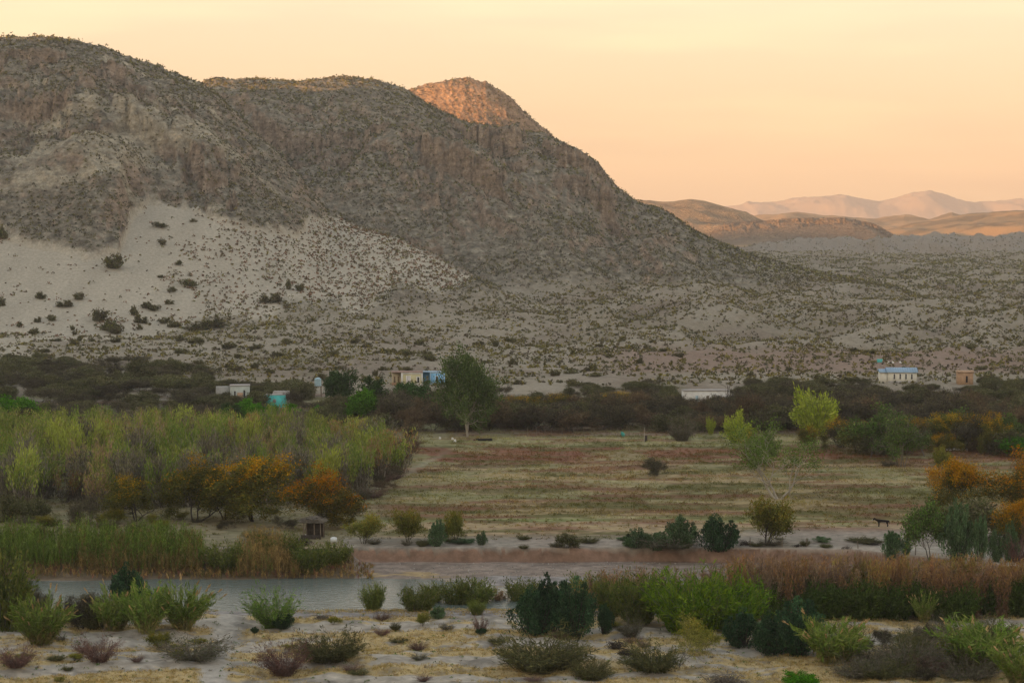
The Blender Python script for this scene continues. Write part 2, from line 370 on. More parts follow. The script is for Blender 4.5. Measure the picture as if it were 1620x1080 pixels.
def ground_col(X, Y, Z, U, V_, SAND, MT, TT, SL):
    n = len(X)
    C = np.tile(np.array([.40, .36, .295]), (n, 1))
    nA = fbm(X / 9, Y / 3.2, 4, 600, .6); nB = fbm(X / 2.6, Y / 1.2, 3, 610, .65); nC = fbm(X / 30, Y / 7, 3, 620); nD = fbm(X / 60, Y / 60, 3, 630)
    nE = fbm(X / 5, Y / 5, 3, 640, .6)
    # near bank : silt with mats of straw
    nearm = (Y < 232)
    C = np.where(nearm[:, None], C * (1 + .25 * nB[:, None]), C)
    straw = ss(fbm(X / 22, Y / 4.2, 4, 622, .6) * 1.1 + nB * .35 + .22 * ss(Y, 150, 162) * (1 - ss(Y, 176, 190)) + .23, .14, .34) * nearm
    trail = 1 - ss(np.abs(U - (395 - 60 * ss(Y, 150, 185) + 30 * ss(Y, 185, 215)) + 14 * nC), 14, 30)
    straw = straw * (1 - trail)
    C = mix(C, [.50, .38, .18], straw * .9)
    C = mix(C, [.43, .395, .335], trail * nearm)
    C = mix(C, [.15, .14, .12], ss(-nE, .2, .5) * nearm * .5)
    C = mix(C, [.24, .21, .17], ss(Z, -1.0, -1.5) * 0)
    # shore gravel
    grav = (Y > 214) & (Y < 262) & (Z < .55)
    C = np.where(grav[:, None], np.array([.28, .26, .24]) * (1 + .35 * nB[:, None]), C)
    yf = far_water(U); yc = cliff_n(X, U)
    midbar = (Y > yf) & (Y < yc - .5)
    C = np.where((midbar & (Y > yc - 10))[:, None], np.array([.27, .22, .18]) * (1 + .22 * nB[:, None] + .15 * nA[:, None]), C)
    strawb = ss(nA + .5 * (1 - ss(np.abs(U - 650), 40, 90)), .3, .55) * (Y > yf + 1) * (Y < yf + 5)
    C = mix(C, [.40, .30, .15], strawb * .8)
    cl = (Y > yc - .75) & (Y < yc + .5) & (U > 540)
    strata = pn(Z * 2.2, X / 30, 650)
    C = np.where(cl[:, None], np.array([.25, .165, .12]) * (1 + .3 * strata[:, None] + .2 * nE[:, None]), C)
    C = mix(C, [.40, .34, .27], (Y > yc + .1) * (Y < yc + 3.2) * (U > 540) * .8)
    crk = ss(pn(X / 2.2, X * 0 + 7, 655), .36, .5) * cl
    C = mix(C, [.12, .08, .06], crk * .7)
    # soft left bank
    lb = (U < 560) & (Y > yf) & (Y < yf + 18)
    C = np.where(lb[:, None], np.array([.17, .13, .085]) * (1 + .3 * nA[:, None]), C)
    # meadow
    T = [(256, .28, .235, .185), (262, .27, .22, .17), (266.5, .22, .18, .125), (268, .33, .25, .15), (279, .34, .255, .155), (280, .22, .24, .10), (282, .21, .22, .09), (284, .38, .33, .18), (286, .19, .15, .07), (300, .20, .15, .075), (312, .16, .14, .065),
         (322, .19, .155, .075), (328, .34, .27, .15), (338, .36, .28, .15), (343, .23, .20, .10), (347, .36, .265, .14), (351, .19, .145, .085), (362, .20, .10, .06), (380, .22, .105, .065), (388, .17, .17, .085), (392, .32, .30, .15), (402, .35, .32, .17), (410, .26, .20, .14), (425, .12, .09, .06), (450, .10, .09, .06), (500, .24, .21, .17)]
    yw = Y + 3.0 * nC + .6 * nA
    mc = np.stack([np.interp(yw, [t[0] for t in T], [t[k] for t in T]) for k in (1, 2, 3)], 1)
    st = fbm(X / 27, Y / 6.5, 4, 660, .62)
    mc = mix(mc, [.115, .115, .04], ss(st, .10, .38) * .8)
    mc = mix(mc, [.38, .30, .16], ss(-st, .22, .45) * .7 * ss(yw, 385, 345))
    mc = mix(mc, [.20, .085, .06], ss(fbm(X / 30, Y / 6, 3, 670), .1, .4) * .6)
    # pale green left meadow and dirt near the bank
    gl = (1 - ss(U, 560, 640)) * (Y > 258) * (Y < 330)
    mc = mix(mc, [.24, .22, .13], gl * .7)
    mc = mix(mc, [.30, .29, .15], ss(fbm(X / 14, Y / 9, 3, 672) + .25 * (1 - ss(np.abs(X + 14), 6, 16)), .22, .5) * (Y > 300) * .6)
    dr = ss(U, 1000, 1250) * (Y > yc) * (1 - ss(Y, 268, 276)) + (Y > yc) * (1 - ss(Y, 262, 267)) * (U > 540)
    mc = mix(mc, [.30, .27, .225], np.clip(dr, 0, 1) * .85)
    # foot track
    tx = np.interp(Y, [285, 300, 306, 316, 331, 345, 356, 375, 430], [-38, -30, -26, -22.5, -20, -17, -16, -12.5, -16]) + 2.2 * pn(Y / 8, Y * 0, 680)
    tr = (1 - ss(np.abs(X - tx) + .5 * nB, .3, 1.2)) * (Y > 285) * (1 - ss(Y, 355, 385))
    mc = mix(mc, [.40, .38, .28], tr * .4)
    mead = (Y > 257) & (Y < 500) & (Z > .55)
    mead = mead | ((Y >= 262) & (Y < 500))
    C = np.where(mead[:, None], mc * (1 + .22 * nB[:, None]), C)
    # terrace, foothills
    gq = ridg(X / 72 + .3 * fbm(X / 90, Y / 90, 2, 61), Y / 130, 4, 21, .5)
    fh = np.tile(np.array([.255, .222, .165]), (n, 1))
    fh = mix(fh, [.22, .18, .14], ss(nD + .3 * nE, .05, .5) * .8)
    fh = mix(fh, [.31, .275, .21], ss(-nD + .3 * nA, .1, .5) * .5)
    fh = mix(fh, [.14, .14, .075], ss(-gq + .35 * nE, -.45, .15) * .75)  # olive gully growth, deepened to put relief shading into the colour
    fh = mix(fh, [.33, .295, .23], ss(gq + .2 * nE, .62, .95) * .6)
    rbrown = ss(Y, 548, 575) * (1 - ss(Y, 610, 660)) * ss(U, 880, 1040)
    fh = mix(fh, [.26, .18, .14], rbrown * .75)
    tip = ss(np.maximum(Y, 1), 495, 505)
    C = mix(C, fh, tip)
    # mountain rock
    rk = np.tile(np.array([.265, .24, .185]), (n, 1)) * (1 + .35 * nE[:, None] + .3 * fbm(X / 2.6, Y / 4, 2, 695)[:, None])
    rk = mix(rk, [.27, .235, .18], ss(nD - .3 * nE, .1, .6) * .4)
    C = mix(C, rk, MT * (TT <= 3))
    steep = ss(SL + .25 * nE, .75, 1.2) * MT * (TT <= 5) * (1 - ss(SAND, 0, .2))
    C = mix(C, [.34, .255, .19], steep * .7)
    C = mix(C, [.40, .25, .15], (TT == 3) * .6)  # orange sunlight on the summit put into its rock colour
    C = C * (1 + .25 * (steep * fbm(X / 4, Z / 10, 3, 690))[:, None])
    C = mix(C, np.array([.41, .37, .29]) * (1 + .10 * fbm(X / 12, Y / 60, 3, 207))[:, None], ss(SAND, .02, .4) * (TT <= 1))
    up = ss(fbm(X / 60, Y / 40, 3, 700) + .75 * np.exp(-((U - 170) / 190) ** 2 - ((V_ - 218) / 45) ** 2) , .36, .52) * (TT == 1) * (V_ < 330)
    C = mix(C, [.44, .39, .29], up * .9)
    C = C * (1 - .12 * ss(TT, 1.5, 2))[:, None] if False else C
    # distant country
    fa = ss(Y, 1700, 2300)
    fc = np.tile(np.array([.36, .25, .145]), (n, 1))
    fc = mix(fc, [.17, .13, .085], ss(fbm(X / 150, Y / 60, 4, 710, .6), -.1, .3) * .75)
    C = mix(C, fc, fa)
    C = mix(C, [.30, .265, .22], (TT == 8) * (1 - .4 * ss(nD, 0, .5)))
    C = mix(C, [.46, .38, .32], (TT == 9) * 1.0)  # farthest range paled towards the sky, haze put into its colour
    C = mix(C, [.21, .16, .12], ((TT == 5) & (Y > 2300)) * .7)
    return np.clip(C, .015, .8)
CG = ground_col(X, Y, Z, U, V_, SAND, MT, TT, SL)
idx = np.arange(nr * nc).reshape(nr, nc)
Fq = np.stack([idx[:-1, :-1], idx[:-1, 1:], idx[1:, 1:], idx[1:, :-1]], -1).reshape(-1, 4)
Fq = Fq[:, ::-1]
# close the small hole round the camera foot
c0 = len(X)
V0 = np.stack([X, Y, Z], 1)
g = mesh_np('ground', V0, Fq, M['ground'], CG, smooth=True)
ra_ = g.data.attributes.new('rocky', 'FLOAT', 'POINT'); ra_.data.foreach_set('value', (MT * (TT <= 5) * (1 - SAND * (TT <= 1)) * .9).astype(np.float32))
tag(g, kind='structure')

# river water
wm, nt, bs = newmat('river_water')
bs.inputs['Base Color'].default_value = (.15, .185, .165, 1); bs.inputs['Roughness'].default_value = .16; bs.inputs['Specular IOR Level'].default_value = .5
tc = N(nt, 'ShaderNodeNewGeometry'); mp = N(nt, 'ShaderNodeMapping'); mp.inputs['Scale'].default_value = (.7, 1.6, 1)
n1 = N(nt, 'ShaderNodeTexNoise', Scale=1.3, Detail=4.0); nt.links.new(tc.outputs['Position'], mp.inputs[0]); nt.links.new(mp.outputs[0], n1.inputs['Vector'])
bp = N(nt, 'ShaderNodeBump', Strength=.9, Distance=.14); nt.links.new(n1.outputs[0], bp.inputs['Height']); nt.links.new(bp.outputs[0], bs.inputs['Normal'])
w = MB().add([(-420, 214, -1.5), (420, 214, -1.5), (420, 262, -1.5), (-420, 262, -1.5)], [(0, 1, 2, 3)]).build('river_water', wm)
tag(w, kind='structure')

# ------------------------------------------------------------------ plants
def unit(v): return v / max(np.linalg.norm(v), 1e-9)
def tubes_mesh(segs, sides=3):
    P0 = np.array([s[0] for s in segs]); P1 = np.array([s[1] for s in segs]); r0 = np.array([s[2] for s in segs]); r1 = np.array([s[3] for s in segs])
    D = P1 - P0; D /= np.maximum(np.linalg.norm(D, axis=1, keepdims=True), 1e-6)
    ref = np.where(np.abs(D[:, 2:3]) < .9, np.array([[0, 0, 1.]]), np.array([[1., 0, 0]]))
    E = np.cross(D, ref); E /= np.linalg.norm(E, axis=1, keepdims=True); G = np.cross(D, E)
    n = len(segs); V = np.zeros((n, 2 * sides, 3))
    for i in range(sides):
        w = 2 * math.pi * i / sides; o = math.cos(w) * E + math.sin(w) * G
        V[:, i] = P0 + o * r0[:, None]; V[:, sides + i] = P1 + o * r1[:, None]
    f = np.array([(i, (i + 1) % sides, sides + (i + 1) % sides, sides + i) for i in range(sides)])
    Fq = (f[None] + (np.arange(n) * 2 * sides)[:, None, None]).reshape(-1, 4)
    return V.reshape(-1, 3), Fq
def leaves_mesh(P, D, L, W, rg):
    n = len(P); D = D / np.maximum(np.linalg.norm(D, axis=1, keepdims=True), 1e-6)
    Rn = rg.normal(size=(n, 3)); S = np.cross(D, Rn); S /= np.maximum(np.linalg.norm(S, axis=1, keepdims=True), 1e-6)
    L = np.broadcast_to(L, (n,))[:, None]; W = np.broadcast_to(W, (n,))[:, None]
    V = np.stack([P - D * L * .5, P + S * W * .5, P + D * L * .5, P - S * W * .5], 1).reshape(-1, 3)
    return V, np.arange(4 * n).reshape(n, 4)
def pick(rg, n, pal, w=None, jit=.22):
    pal = np.array(pal, float); i = rg.choice(len(pal), n, p=None if w is None else np.array(w) / np.sum(w))
    return pal[i] * (1 + jit * rg.normal(size=(n, 1)).clip(-1.8, 1.8))
def grow(rg, segs, pts, p, d, L, r, lev, maxlev, up, spread, kids, wob, t0):
    n = 4; q = p.copy(); dd = d.copy(); step = L / n; path = []
    for i in range(n):
        dd = unit(dd + rg.normal(size=3) * wob + np.array([0, 0, up * (.6 if lev else 0.15)]))
        q2 = q + dd * step; ra = r * (1 - .62 * i / n); rb = r * (1 - .62 * (i + 1) / n)
        segs.append((q.copy(), q2.copy(), ra, rb)); path.append((q2.copy(), dd.copy(), rb)); q = q2
    if lev >= maxlev - 1:
        pts.extend((a, b) for a, b, _ in path[1:])
    if lev < maxlev:
        nk = kids[min(lev, len(kids) - 1)]
        for j in range(nk):
            f = t0 + (1 - t0) * (j + rg.random()) / nk if lev == 0 else .3 + .7 * (j + rg.random()) / nk
            k = min(int(f * n), n - 1); a, b, rr = path[k]
            ang = rg.random() * 2 * math.pi + j * 2.4
            side = unit(np.cross(b, np.array([math.cos(ang), math.sin(ang), .3])))
            nd = unit(b * math.cos(spread) + side * math.sin(spread) * (1 + .25 * rg.normal()))
            grow(rg, segs, pts, a, nd, L * (.58 + .2 * rg.random()), rr * .75, lev + 1, maxlev, up, spread, kids, wob, t0)
TPL = {}
def finish(name, segs, V, Fq, C, bark, H=None, W=None, sides=3, extra=None):
    """store a template: two meshes scaled so that height = 1 and width = 1"""
    tv, tf = tubes_mesh(segs, sides)
    allv = V if len(V) else tv
    z1 = np.percentile(allv[:, 2], 99.5); w = np.percentile(np.abs(allv[:, :2]), 96) * 2
    s = np.array([1 / w, 1 / w, 1 / z1])
    mt = mesh_np('trunk', tv * s, tf, bark, link=False, smooth=True)
    mf = mesh_np('crown', V * s, Fq, M['leaf'], C, link=False) if len(V) else None
    TPL.setdefault(name, []).append((mt, mf))
def tree_tpl(name, seed, H=6, trunk=.25, stems=1, lean=.3, maxlev=3, kids=(5, 4, 3), spread=.75, up=.15, wob=.16, r=.16, nl=9, sig=.35, L=.4, Wl=.16,
             pal=((.1, .2, .04),), w=None, top=None, topfrac=.5, bark='bark', t0=.35, droop=0, patch=0, lw=None, pitchup=.3, keep=1.0):
    rg = np.random.default_rng(seed); segs = []; pts = []
    for s in range(stems):
        a = rg.random() * 6.28 + s * 6.28 / stems; l = lean * (.5 + rg.random() * .8) if stems > 1 else lean * rg.random() * .3
        d = unit(np.array([math.cos(a) * l, math.sin(a) * l, 1.0]))
        p = np.array([math.cos(a), math.sin(a), 0]) * (.12 * H * .1 * (stems > 1)); p[2] = -.3
        grow(rg, segs, pts, p, d, H * (.62 if stems == 1 else .5) * (.8 + .35 * rg.random()), r * (1 if stems == 1 else .75), 0, maxlev, up, spread, kids, wob, t0)
    P = np.array([a for a, _ in pts]); D = np.array([b for _, b in pts])
    z = P[:, 2]; k = (z > trunk * z.max()) & (rg.random(len(P)) < keep); P = P[k]; D = D[k]
    if nl <= 0:
        return finish(name, segs, np.zeros((0, 3)), None, None, M[bark])
    n = len(P) * nl; i = np.repeat(np.arange(len(P)), nl)
    Q = P[i] + rg.normal(size=(n, 3)) * sig * np.array([1, 1, .75]); DD = D[i] + rg.normal(size=(n, 3)) * (.55 if lw else .9) + np.array([0, 0, pitchup - droop])
    Q[:, 2] = np.maximum(Q[:, 2], .15)
    V, Fq = leaves_mesh(Q, DD, L * (.7 + .6 * rg.random(n)), Wl * (.7 + .6 * rg.random(n)), rg)
    c = pick(rg, n, pal, w)
    # each branch end has its own tint, as real crowns do
    tint = (1 + .22 * rg.normal(size=(len(P), 1))).clip(.5, 1.6); c = c * tint[i]
    if top is not None:
        zz = (Q[:, 2] - Q[:, 2].min()) / (np.ptp(Q[:, 2]) + 1e-6); rad = np.hypot(Q[:, 0], Q[:, 1]) / np.percentile(np.hypot(Q[:, 0], Q[:, 1]), 95)
        pr = ss(zz + .35 * rad * zz + .35 * fbm(Q[:, 0] / 1.5 + 3, Q[:, 2] / 1.2 + Q[:, 1], 2, seed), topfrac - .18, topfrac + .22)
        m = rg.random(n) < pr
        c[m] = pick(rg, m.sum(), top)
    finish(name, segs, V, Fq, np.repeat(np.clip(c, .005, .7), 4, 0), M[bark])
def vase_tpl(name, seed, n=60, lean=.7, curve=.25, r=.02, nl=12, L=.3, Wl=.06, pal=((.1, .2, .04),), w=None, start=.2, sig=.07, bark='bark', base=.12, plumes=0, pcol=(.5, .36, .2),
             top=None, topfrac=.6, stemcol=None, hvar=.35, along=.8, split=2, wob=.06, fl=1.0):
    rg = np.random.default_rng(seed); segs = []; P = []; D = []; T = []; tips = []
    for s in range(n):
        a = rg.random() * 6.28; l = lean * math.sqrt(rg.random()); hh = (1 - hvar * rg.random()) * (1 - .25 * l)
        p = np.array([math.cos(a), math.sin(a), 0]) * base * rg.random() ** .5; d = unit(np.array([math.cos(a) * l, math.sin(a) * l, 1.0])); q = p
        K = 5
        for i in range(K):
            d = unit(d + rg.normal(size=3) * wob + np.array([math.cos(a) * l, math.sin(a) * l, 0]) * curve * (i / K)); q2 = q + d * hh / K
            segs.append((q, q2, r * (1 - i / K * .8), r * (1 - (i + 1) / K * .8)))
            m = rg.poisson(nl * (1 if (i + 1) / K > start else .12))
            for _ in range(m):
                f = rg.random(); P.append(q + (q2 - q) * f); D.append(d); T.append((i + f) / K)
            if split and i >= 1 and rg.random() < .45:
                dd = unit(d + rg.normal(size=3) * .35); e = q + dd * hh / K * 1.3; segs.append((q, e, r * .4, r * .15)); P.append(e); D.append(dd); T.append((i + 1) / K)
            q = q2
        tips.append((q, d))
    V = np.zeros((0, 3)); Fq = np.zeros((0, 4), int); C = np.zeros((0, 3))
    if len(P) and nl > 0:
        P = np.array(P); D = np.array(D); T = np.array(T); m = len(P)
        Q = P + rg.normal(size=(m, 3)) * sig; Q[:, 2] = np.maximum(Q[:, 2], .02)
        V, Fq = leaves_mesh(Q, D * along + rg.normal(size=(m, 3)) * .45, L * (.6 + .8 * rg.random(m)), Wl * (.6 + .8 * rg.random(m)), rg)
        c = pick(rg, m, pal, w)
        if top is not None:
            mm = rg.random(m) < ss(T, topfrac - .2, topfrac + .2); c[mm] = pick(rg, mm.sum(), top)
        C = np.repeat(np.clip(c, .005, .7), 4, 0)
    if plumes:
        sel = rg.permutation(len(tips))[:plumes]
        PP = []; DD = []
        for k in sel:
            q, d = tips[k]
            hgt = .10 + .08 * rg.random()
            segs.append((q, q + d * hgt * .6, r * .5, r * .4))
            for _ in range(14): PP.append(q + d * hgt * (.5 + .75 * rg.random()) + rg.normal(size=3) * .006); DD.append(d + rg.normal(size=3) * .15)
        PP = np.array(PP); DD = np.array(DD)
        V2, F2 = leaves_mesh(PP, DD, np.full(len(PP), .07), np.full(len(PP), .018), rg)
        C2 = np.repeat(pick(rg, len(PP), [pcol]), 4, 0)
        F2 = F2 + len(V); V = np.concatenate([V, V2]); Fq = np.concatenate([Fq, F2]); C = np.concatenate([C, C2])
    finish(name, segs, V, Fq, C, M[bark])
def blob_tpl(name, seed, lobes=22, n=6500, L=.05, Wl=.02, pal=((.03, .07, .03),), w=None, bark='darkbark', taper=.45, spiky=.45, tipc=None):
    """dense bush: many separate upright sprays of small leaves round a short branched trunk"""
    rg = np.random.default_rng(seed); segs = []; Q = []; D = []; C = []
    for s in range(lobes):
        a = rg.random() * 6.28 + s * 2.4; rr = .40 * math.sqrt((s + .5) / lobes) * (.8 + .35 * rg.random()); h = (1 - taper * (rr / .4) ** 1.5) * (.68 + .32 * rg.random())
        lr = .075 + .06 * rg.random(); z0 = .02 + .35 * rg.random() * (rr < .3)
        base = np.array([math.cos(a) * rr * .3, math.sin(a) * rr * .3, 0]); tip = np.array([math.cos(a) * rr, math.sin(a) * rr, h])
        segs.append((base, (base + tip) / 2, .016, .01)); segs.append(((base + tip) / 2, tip * np.array([1, 1, .97]), .01, .003))
        m = n // lobes; t = rg.random(m) ** .75; ph = rg.random(m) * 6.28; rad = lr * (1.15 - t) ** .6 * np.sqrt(rg.random(m)) * 1.35
        wav = 1 + .35 * np.sin(t * 19 + ph * 2 + s)
        P = base * (1 - t[:, None]) + tip * t[:, None] * np.array([1, 1, 0]) + np.stack([np.cos(ph) * rad * wav, np.sin(ph) * rad * wav, z0 + t * (h - z0)], 1)
        P[:, :2] += tip[:2] * .25 * np.sin(t * 3.1)[:, None]; P[:, 2] = np.maximum(P[:, 2], .01)
        Q.append(P); D.append(np.stack([np.cos(ph) * .45, np.sin(ph) * .45, np.full(m, .9)], 1) + rg.normal(size=(m, 3)) * spiky)
        c = pick(rg, m, pal, w) * (1 + .2 * rg.normal())
        C.append(c)
    Q = np.concatenate(Q); D = np.concatenate(D); C = np.concatenate(C); m = len(Q)
    V, Fq = leaves_mesh(Q, D, L * (.6 + .8 * rg.random(m)), Wl * (.6 + .8 * rg.random(m)), rg)
    finish(name, segs, V, Fq, np.repeat(np.clip(C, .005, .7), 4, 0), M[bark])

GY = (.31, .34, .10); GG = (.18, .26, .06); PK = (.34, .25, .16); OR = (.52, .26, .03); OR2 = (.42, .26, .04); OL = (.10, .105, .03); MQ = (.085, .075, .05); MQ2 = (.105, .10, .045); GR = (.14, .13, .11)
for s in range(4):
    tree_tpl('mesquite', 10 + s, H=5, stems=4, lean=.7, maxlev=3, kids=(4, 4, 3), spread=.7, wob=.2, r=.1, nl=9, sig=.3, L=.42, Wl=.07, pal=(MQ, MQ2, (.06, .052, .042), (.11, .095, .075)), bark='darkbark', trunk=.12)
for s in range(2):
    tree_tpl('brown_mesquite', 14 + s, H=5, stems=3, lean=.7, maxlev=3, kids=(5, 4, 3), spread=.7, wob=.2, r=.1, nl=7, sig=.3, L=.42, Wl=.08, pal=((.14, .10, .06), (.16, .13, .075), (.12, .085, .06)), bark='darkbark', trunk=.15)
for s in range(3):
    tree_tpl('olive_bush', 20 + s, H=4, stems=5, lean=.8, maxlev=2, kids=(5, 5), spread=.7, wob=.2, r=.07, nl=16, sig=.3, L=.36, Wl=.11, pal=((.12, .12, .055), (.09, .10, .04), (.14, .13, .08)), bark='darkbark', trunk=.05)
for s in range(4):
    tree_tpl('orange', 30 + s, H=6, stems=3, lean=.6, maxlev=3, kids=(5, 4, 4), spread=.8, wob=.16, r=.15, nl=20, sig=.30, L=.20, Wl=.09, pal=(OL, (.10, .11, .03), (.16, .13, .03)), top=(OR, OR2, (.38, .22, .03), (.22, .19, .04)), topfrac=.90, bark='darkbark', trunk=.06, keep=.95)
for s in range(2):
    tree_tpl('orange_rich', 36 + s, H=6, stems=3, lean=.6, maxlev=3, kids=(5, 4, 4), spread=.8, wob=.16, r=.15, nl=20, sig=.30, L=.20, Wl=.09, pal=(OL, (.18, .14, .03)), top=(OR, (.62, .24, .02), OR2), topfrac=.70, bark='darkbark', trunk=.1)
tree_tpl('cottonwood', 41, H=15, stems=1, maxlev=3, kids=(20, 6, 5), spread=1.0, up=.20, wob=.10, r=.42, nl=13, sig=.5, L=.5, Wl=.25, pal=((.085, .125, .04), (.06, .10, .03), (.11, .15, .05)), bark='palebark', trunk=.04, t0=.10)
for s in range(3):
    tree_tpl('bright', 50 + s, H=7, stems=2, lean=.3, maxlev=3, kids=(6, 5, 4), spread=.9, wob=.12, r=.15, nl=12, sig=.36, L=.38, Wl=.26, pal=((.09, .24, .02), (.06, .17, .015), (.13, .29, .04)), bark='bark', trunk=.12)
for s in range(2):
    tree_tpl('darkgreen', 56 + s, H=7, stems=2, lean=.3, maxlev=3, kids=(6, 5, 4), spread=.9, wob=.12, r=.15, nl=12, sig=.36, L=.38, Wl=.24, pal=((.05, .10, .03), (.035, .07, .022), (.07, .13, .04)), bark='bark', trunk=.12)
for s in range(3):
    tree_tpl('loose_green', 60 + s, H=7, stems=2, lean=.35, maxlev=3, kids=(6, 4, 4), spread=.75, wob=.16, r=.13, nl=9, sig=.34, L=.36, Wl=.15, pal=((.10, .17, .04), (.08, .12, .04), (.14, .20, .06), (.12, .12, .06)), bark='bark', trunk=.22)
for s in range(2):
    vase_tpl('fan_tree', 66 + s, n=46, lean=.95, curve=.30, r=.009, nl=30, L=.085, Wl=.022, start=.3, sig=.045, bark='bark', base=.05, pal=((.30, .37, .06), (.23, .30, .06), (.36, .41, .10)), hvar=.4, split=2, wob=.09)
for s in range(2):
    tree_tpl('deadtree', 70 + s, H=8, stems=3, lean=.5, maxlev=3, kids=(4, 4, 4), spread=.7, wob=.17, r=.17, nl=0, bark='bark', t0=.3)
tree_tpl('dark_deadtree', 74, H=7, stems=2, lean=.9, maxlev=3, kids=(4, 4, 4), spread=.75, wob=.2, r=.3, nl=0, bark='darkbark', t0=.3)
for s in range(2):
    tree_tpl('dead_leafy', 76 + s, H=9, stems=3, lean=.55, maxlev=3, kids=(4, 4, 4), spread=.65, wob=.16, r=.27, nl=8, sig=.35, L=.26, Wl=.11, pal=((.12, .20, .04), (.16, .22, .06)), bark='palebark', trunk=.4, keep=.75)
LOW = ((.15, .13, .105), (.11, .10, .075), (.20, .175, .14)); SPK = [dict(pal=LOW, top=(GY, (.27, .28, .10), GG)), dict(pal=LOW, top=(PK, (.36, .27, .17), GY)), dict(pal=LOW, top=(GG, GY, GG)), dict(pal=LOW, top=(GR, (.2, .2, .1), (.25, .22, .17))), dict(pal=LOW, top=((.34, .20, .09), PK, GY)), dict(pal=LOW, top=((.33, .37, .09), GY)), dict(pal=LOW, top=(GY, GG, PK))]
for s, k in enumerate(SPK):
    vase_tpl('sapling', 80 + s, n=9, lean=.30, curve=.12, r=.010, nl=58, L=.08, Wl=.017, start=.3, sig=.055, bark='palebark', base=.10, topfrac=.52, hvar=.4, along=1.4, **k)
SP2 = [dict(pal=((.24, .16, .10), (.19, .14, .10)), top=((.34, .21, .10), (.30, .19, .12))), dict(pal=((.20, .17, .08), (.22, .15, .10)), top=((.31, .25, .09), (.32, .20, .09))), dict(pal=((.20, .16, .13), (.24, .18, .14)), top=((.27, .20, .15), (.30, .21, .13))), dict(pal=((.13, .14, .05), (.15, .12, .07)), top=((.20, .20, .07), (.24, .15, .07)))]
for s, k in enumerate(SP2):
    vase_tpl('tamarisk', 90 + s, n=13, lean=.22, curve=.1, r=.006, nl=26, L=.08, Wl=.016, start=.1, sig=.028, bark='redbark', base=.14, topfrac=.6, hvar=.5, **k)
for s in range(3):
    vase_tpl('cane', 100 + s, n=80, lean=.62, curve=.5, r=.006, nl=10, L=.15, Wl=.020, start=.3, sig=.02, bark='canestem', base=.16, plumes=16 if s < 2 else 5, pal=((.27, .24, .10), (.20, .22, .07), (.33, .26, .13)), top=((.18, .25, .06), (.14, .21, .05), (.25, .28, .09)), topfrac=.45, hvar=.45, wob=.05)
for s in range(2):
    vase_tpl('wispy_green', 106 + s, n=90, lean=.9, curve=.4, r=.005, nl=8, L=.10, Wl=.014, start=.15, sig=.03, bark='bark', base=.08, pal=((.15, .24, .05), (.11, .18, .04), (.2, .26, .08)), hvar=.4)
for s in range(3):
    vase_tpl('twig_shrub', 110 + s, n=100, lean=1.5, curve=.35, r=.004, nl=6, L=.09, Wl=.012, start=.1, sig=.035, bark='bark', base=.15, pal=((.15, .14, .10), (.11, .12, .06), (.18, .15, .12)), hvar=.5)
for s in range(2):
    vase_tpl('olive_broom', 114 + s, n=130, lean=1.3, curve=.35, r=.004, nl=10, L=.10, Wl=.015, start=.1, sig=.035, bark='darkbark', base=.2, pal=((.12, .12, .05), (.09, .10, .045), (.15, .14, .06)), hvar=.45)
for s in range(2):
    vase_tpl('red_shrub', 117 + s, n=100, lean=1.2, curve=.35, r=.004, nl=5, L=.09, Wl=.011, start=.1, sig=.035, bark='redbark', base=.12, pal=((.16, .10, .085), (.2, .12, .10), (.13, .10, .09)), hvar=.5)
for s in range(3):
    tree_tpl('yellow_bush', 120 + s, H=4, stems=6, lean=.55, maxlev=2, kids=(6, 4), spread=.55, wob=.14, r=.06, nl=13, sig=.2, L=.26, Wl=.08, pal=((.19, .20, .05), (.15, .17, .04), (.22, .20, .06)), top=((.28, .26, .06), (.3, .22, .05), (.22, .24, .06)), topfrac=.75, bark='darkbark', trunk=.2)
for s in range(2):
    tree_tpl('yellow_tree', 125 + s, H=5, stems=1, maxlev=3, kids=(7, 4, 3), spread=.85, wob=.14, r=.09, nl=10, sig=.22, L=.26, Wl=.06, pal=((.24, .24, .07), (.19, .19, .05), (.28, .26, .09)), bark='bark', trunk=.2, t0=.15, up=.15)
for s in range(4):
    blob_tpl('evergreen', 130 + s, lobes=26, n=7800, L=.045, Wl=.02, pal=((.04, .085, .04), (.028, .06, .03), (.06, .11, .05)))
for s in range(3):
    blob_tpl('greygreen', 136 + s, lobes=20, n=4400, L=.06, Wl=.022, pal=((.10, .17, .08), (.07, .12, .05), (.13, .19, .10)))
for s in range(3):
    vase_tpl('riverbush', 140 + s, n=80, lean=.75, curve=.3, r=.006, nl=16, L=.09, Wl=.026, start=.12, sig=.05, bark='bark', base=.25, pal=((.14, .17, .045), (.10, .14, .035), (.19, .20, .06)), hvar=.45)
for s in range(2):
    vase_tpl('darkbush', 147 + s, n=80, lean=.75, curve=.3, r=.006, nl=18, L=.09, Wl=.03, start=.05, sig=.06, bark='darkbark', base=.25, pal=((.07, .11, .025), (.05, .08, .02), (.10, .14, .04)), hvar=.45)
for s in range(2):
    vase_tpl('brightbroom', 144 + s, n=120, lean=.9, curve=.4, r=.006, nl=18, L=.10, Wl=.018, start=.15, sig=.05, bark='bark', base=.3, pal=((.13, .21, .03), (.09, .16, .025), (.18, .24, .04)), hvar=.4)
for s in range(3):
    tree_tpl('desert_bush', 150 + s, H=2, stems=7, lean=.9, maxlev=1, kids=(6,), spread=.6, wob=.15, r=.03, nl=7, sig=.14, L=.3, Wl=.13, pal=((.10, .11, .05), (.14, .13, .045), (.12, .10, .07)), bark='darkbark', trunk=.0)

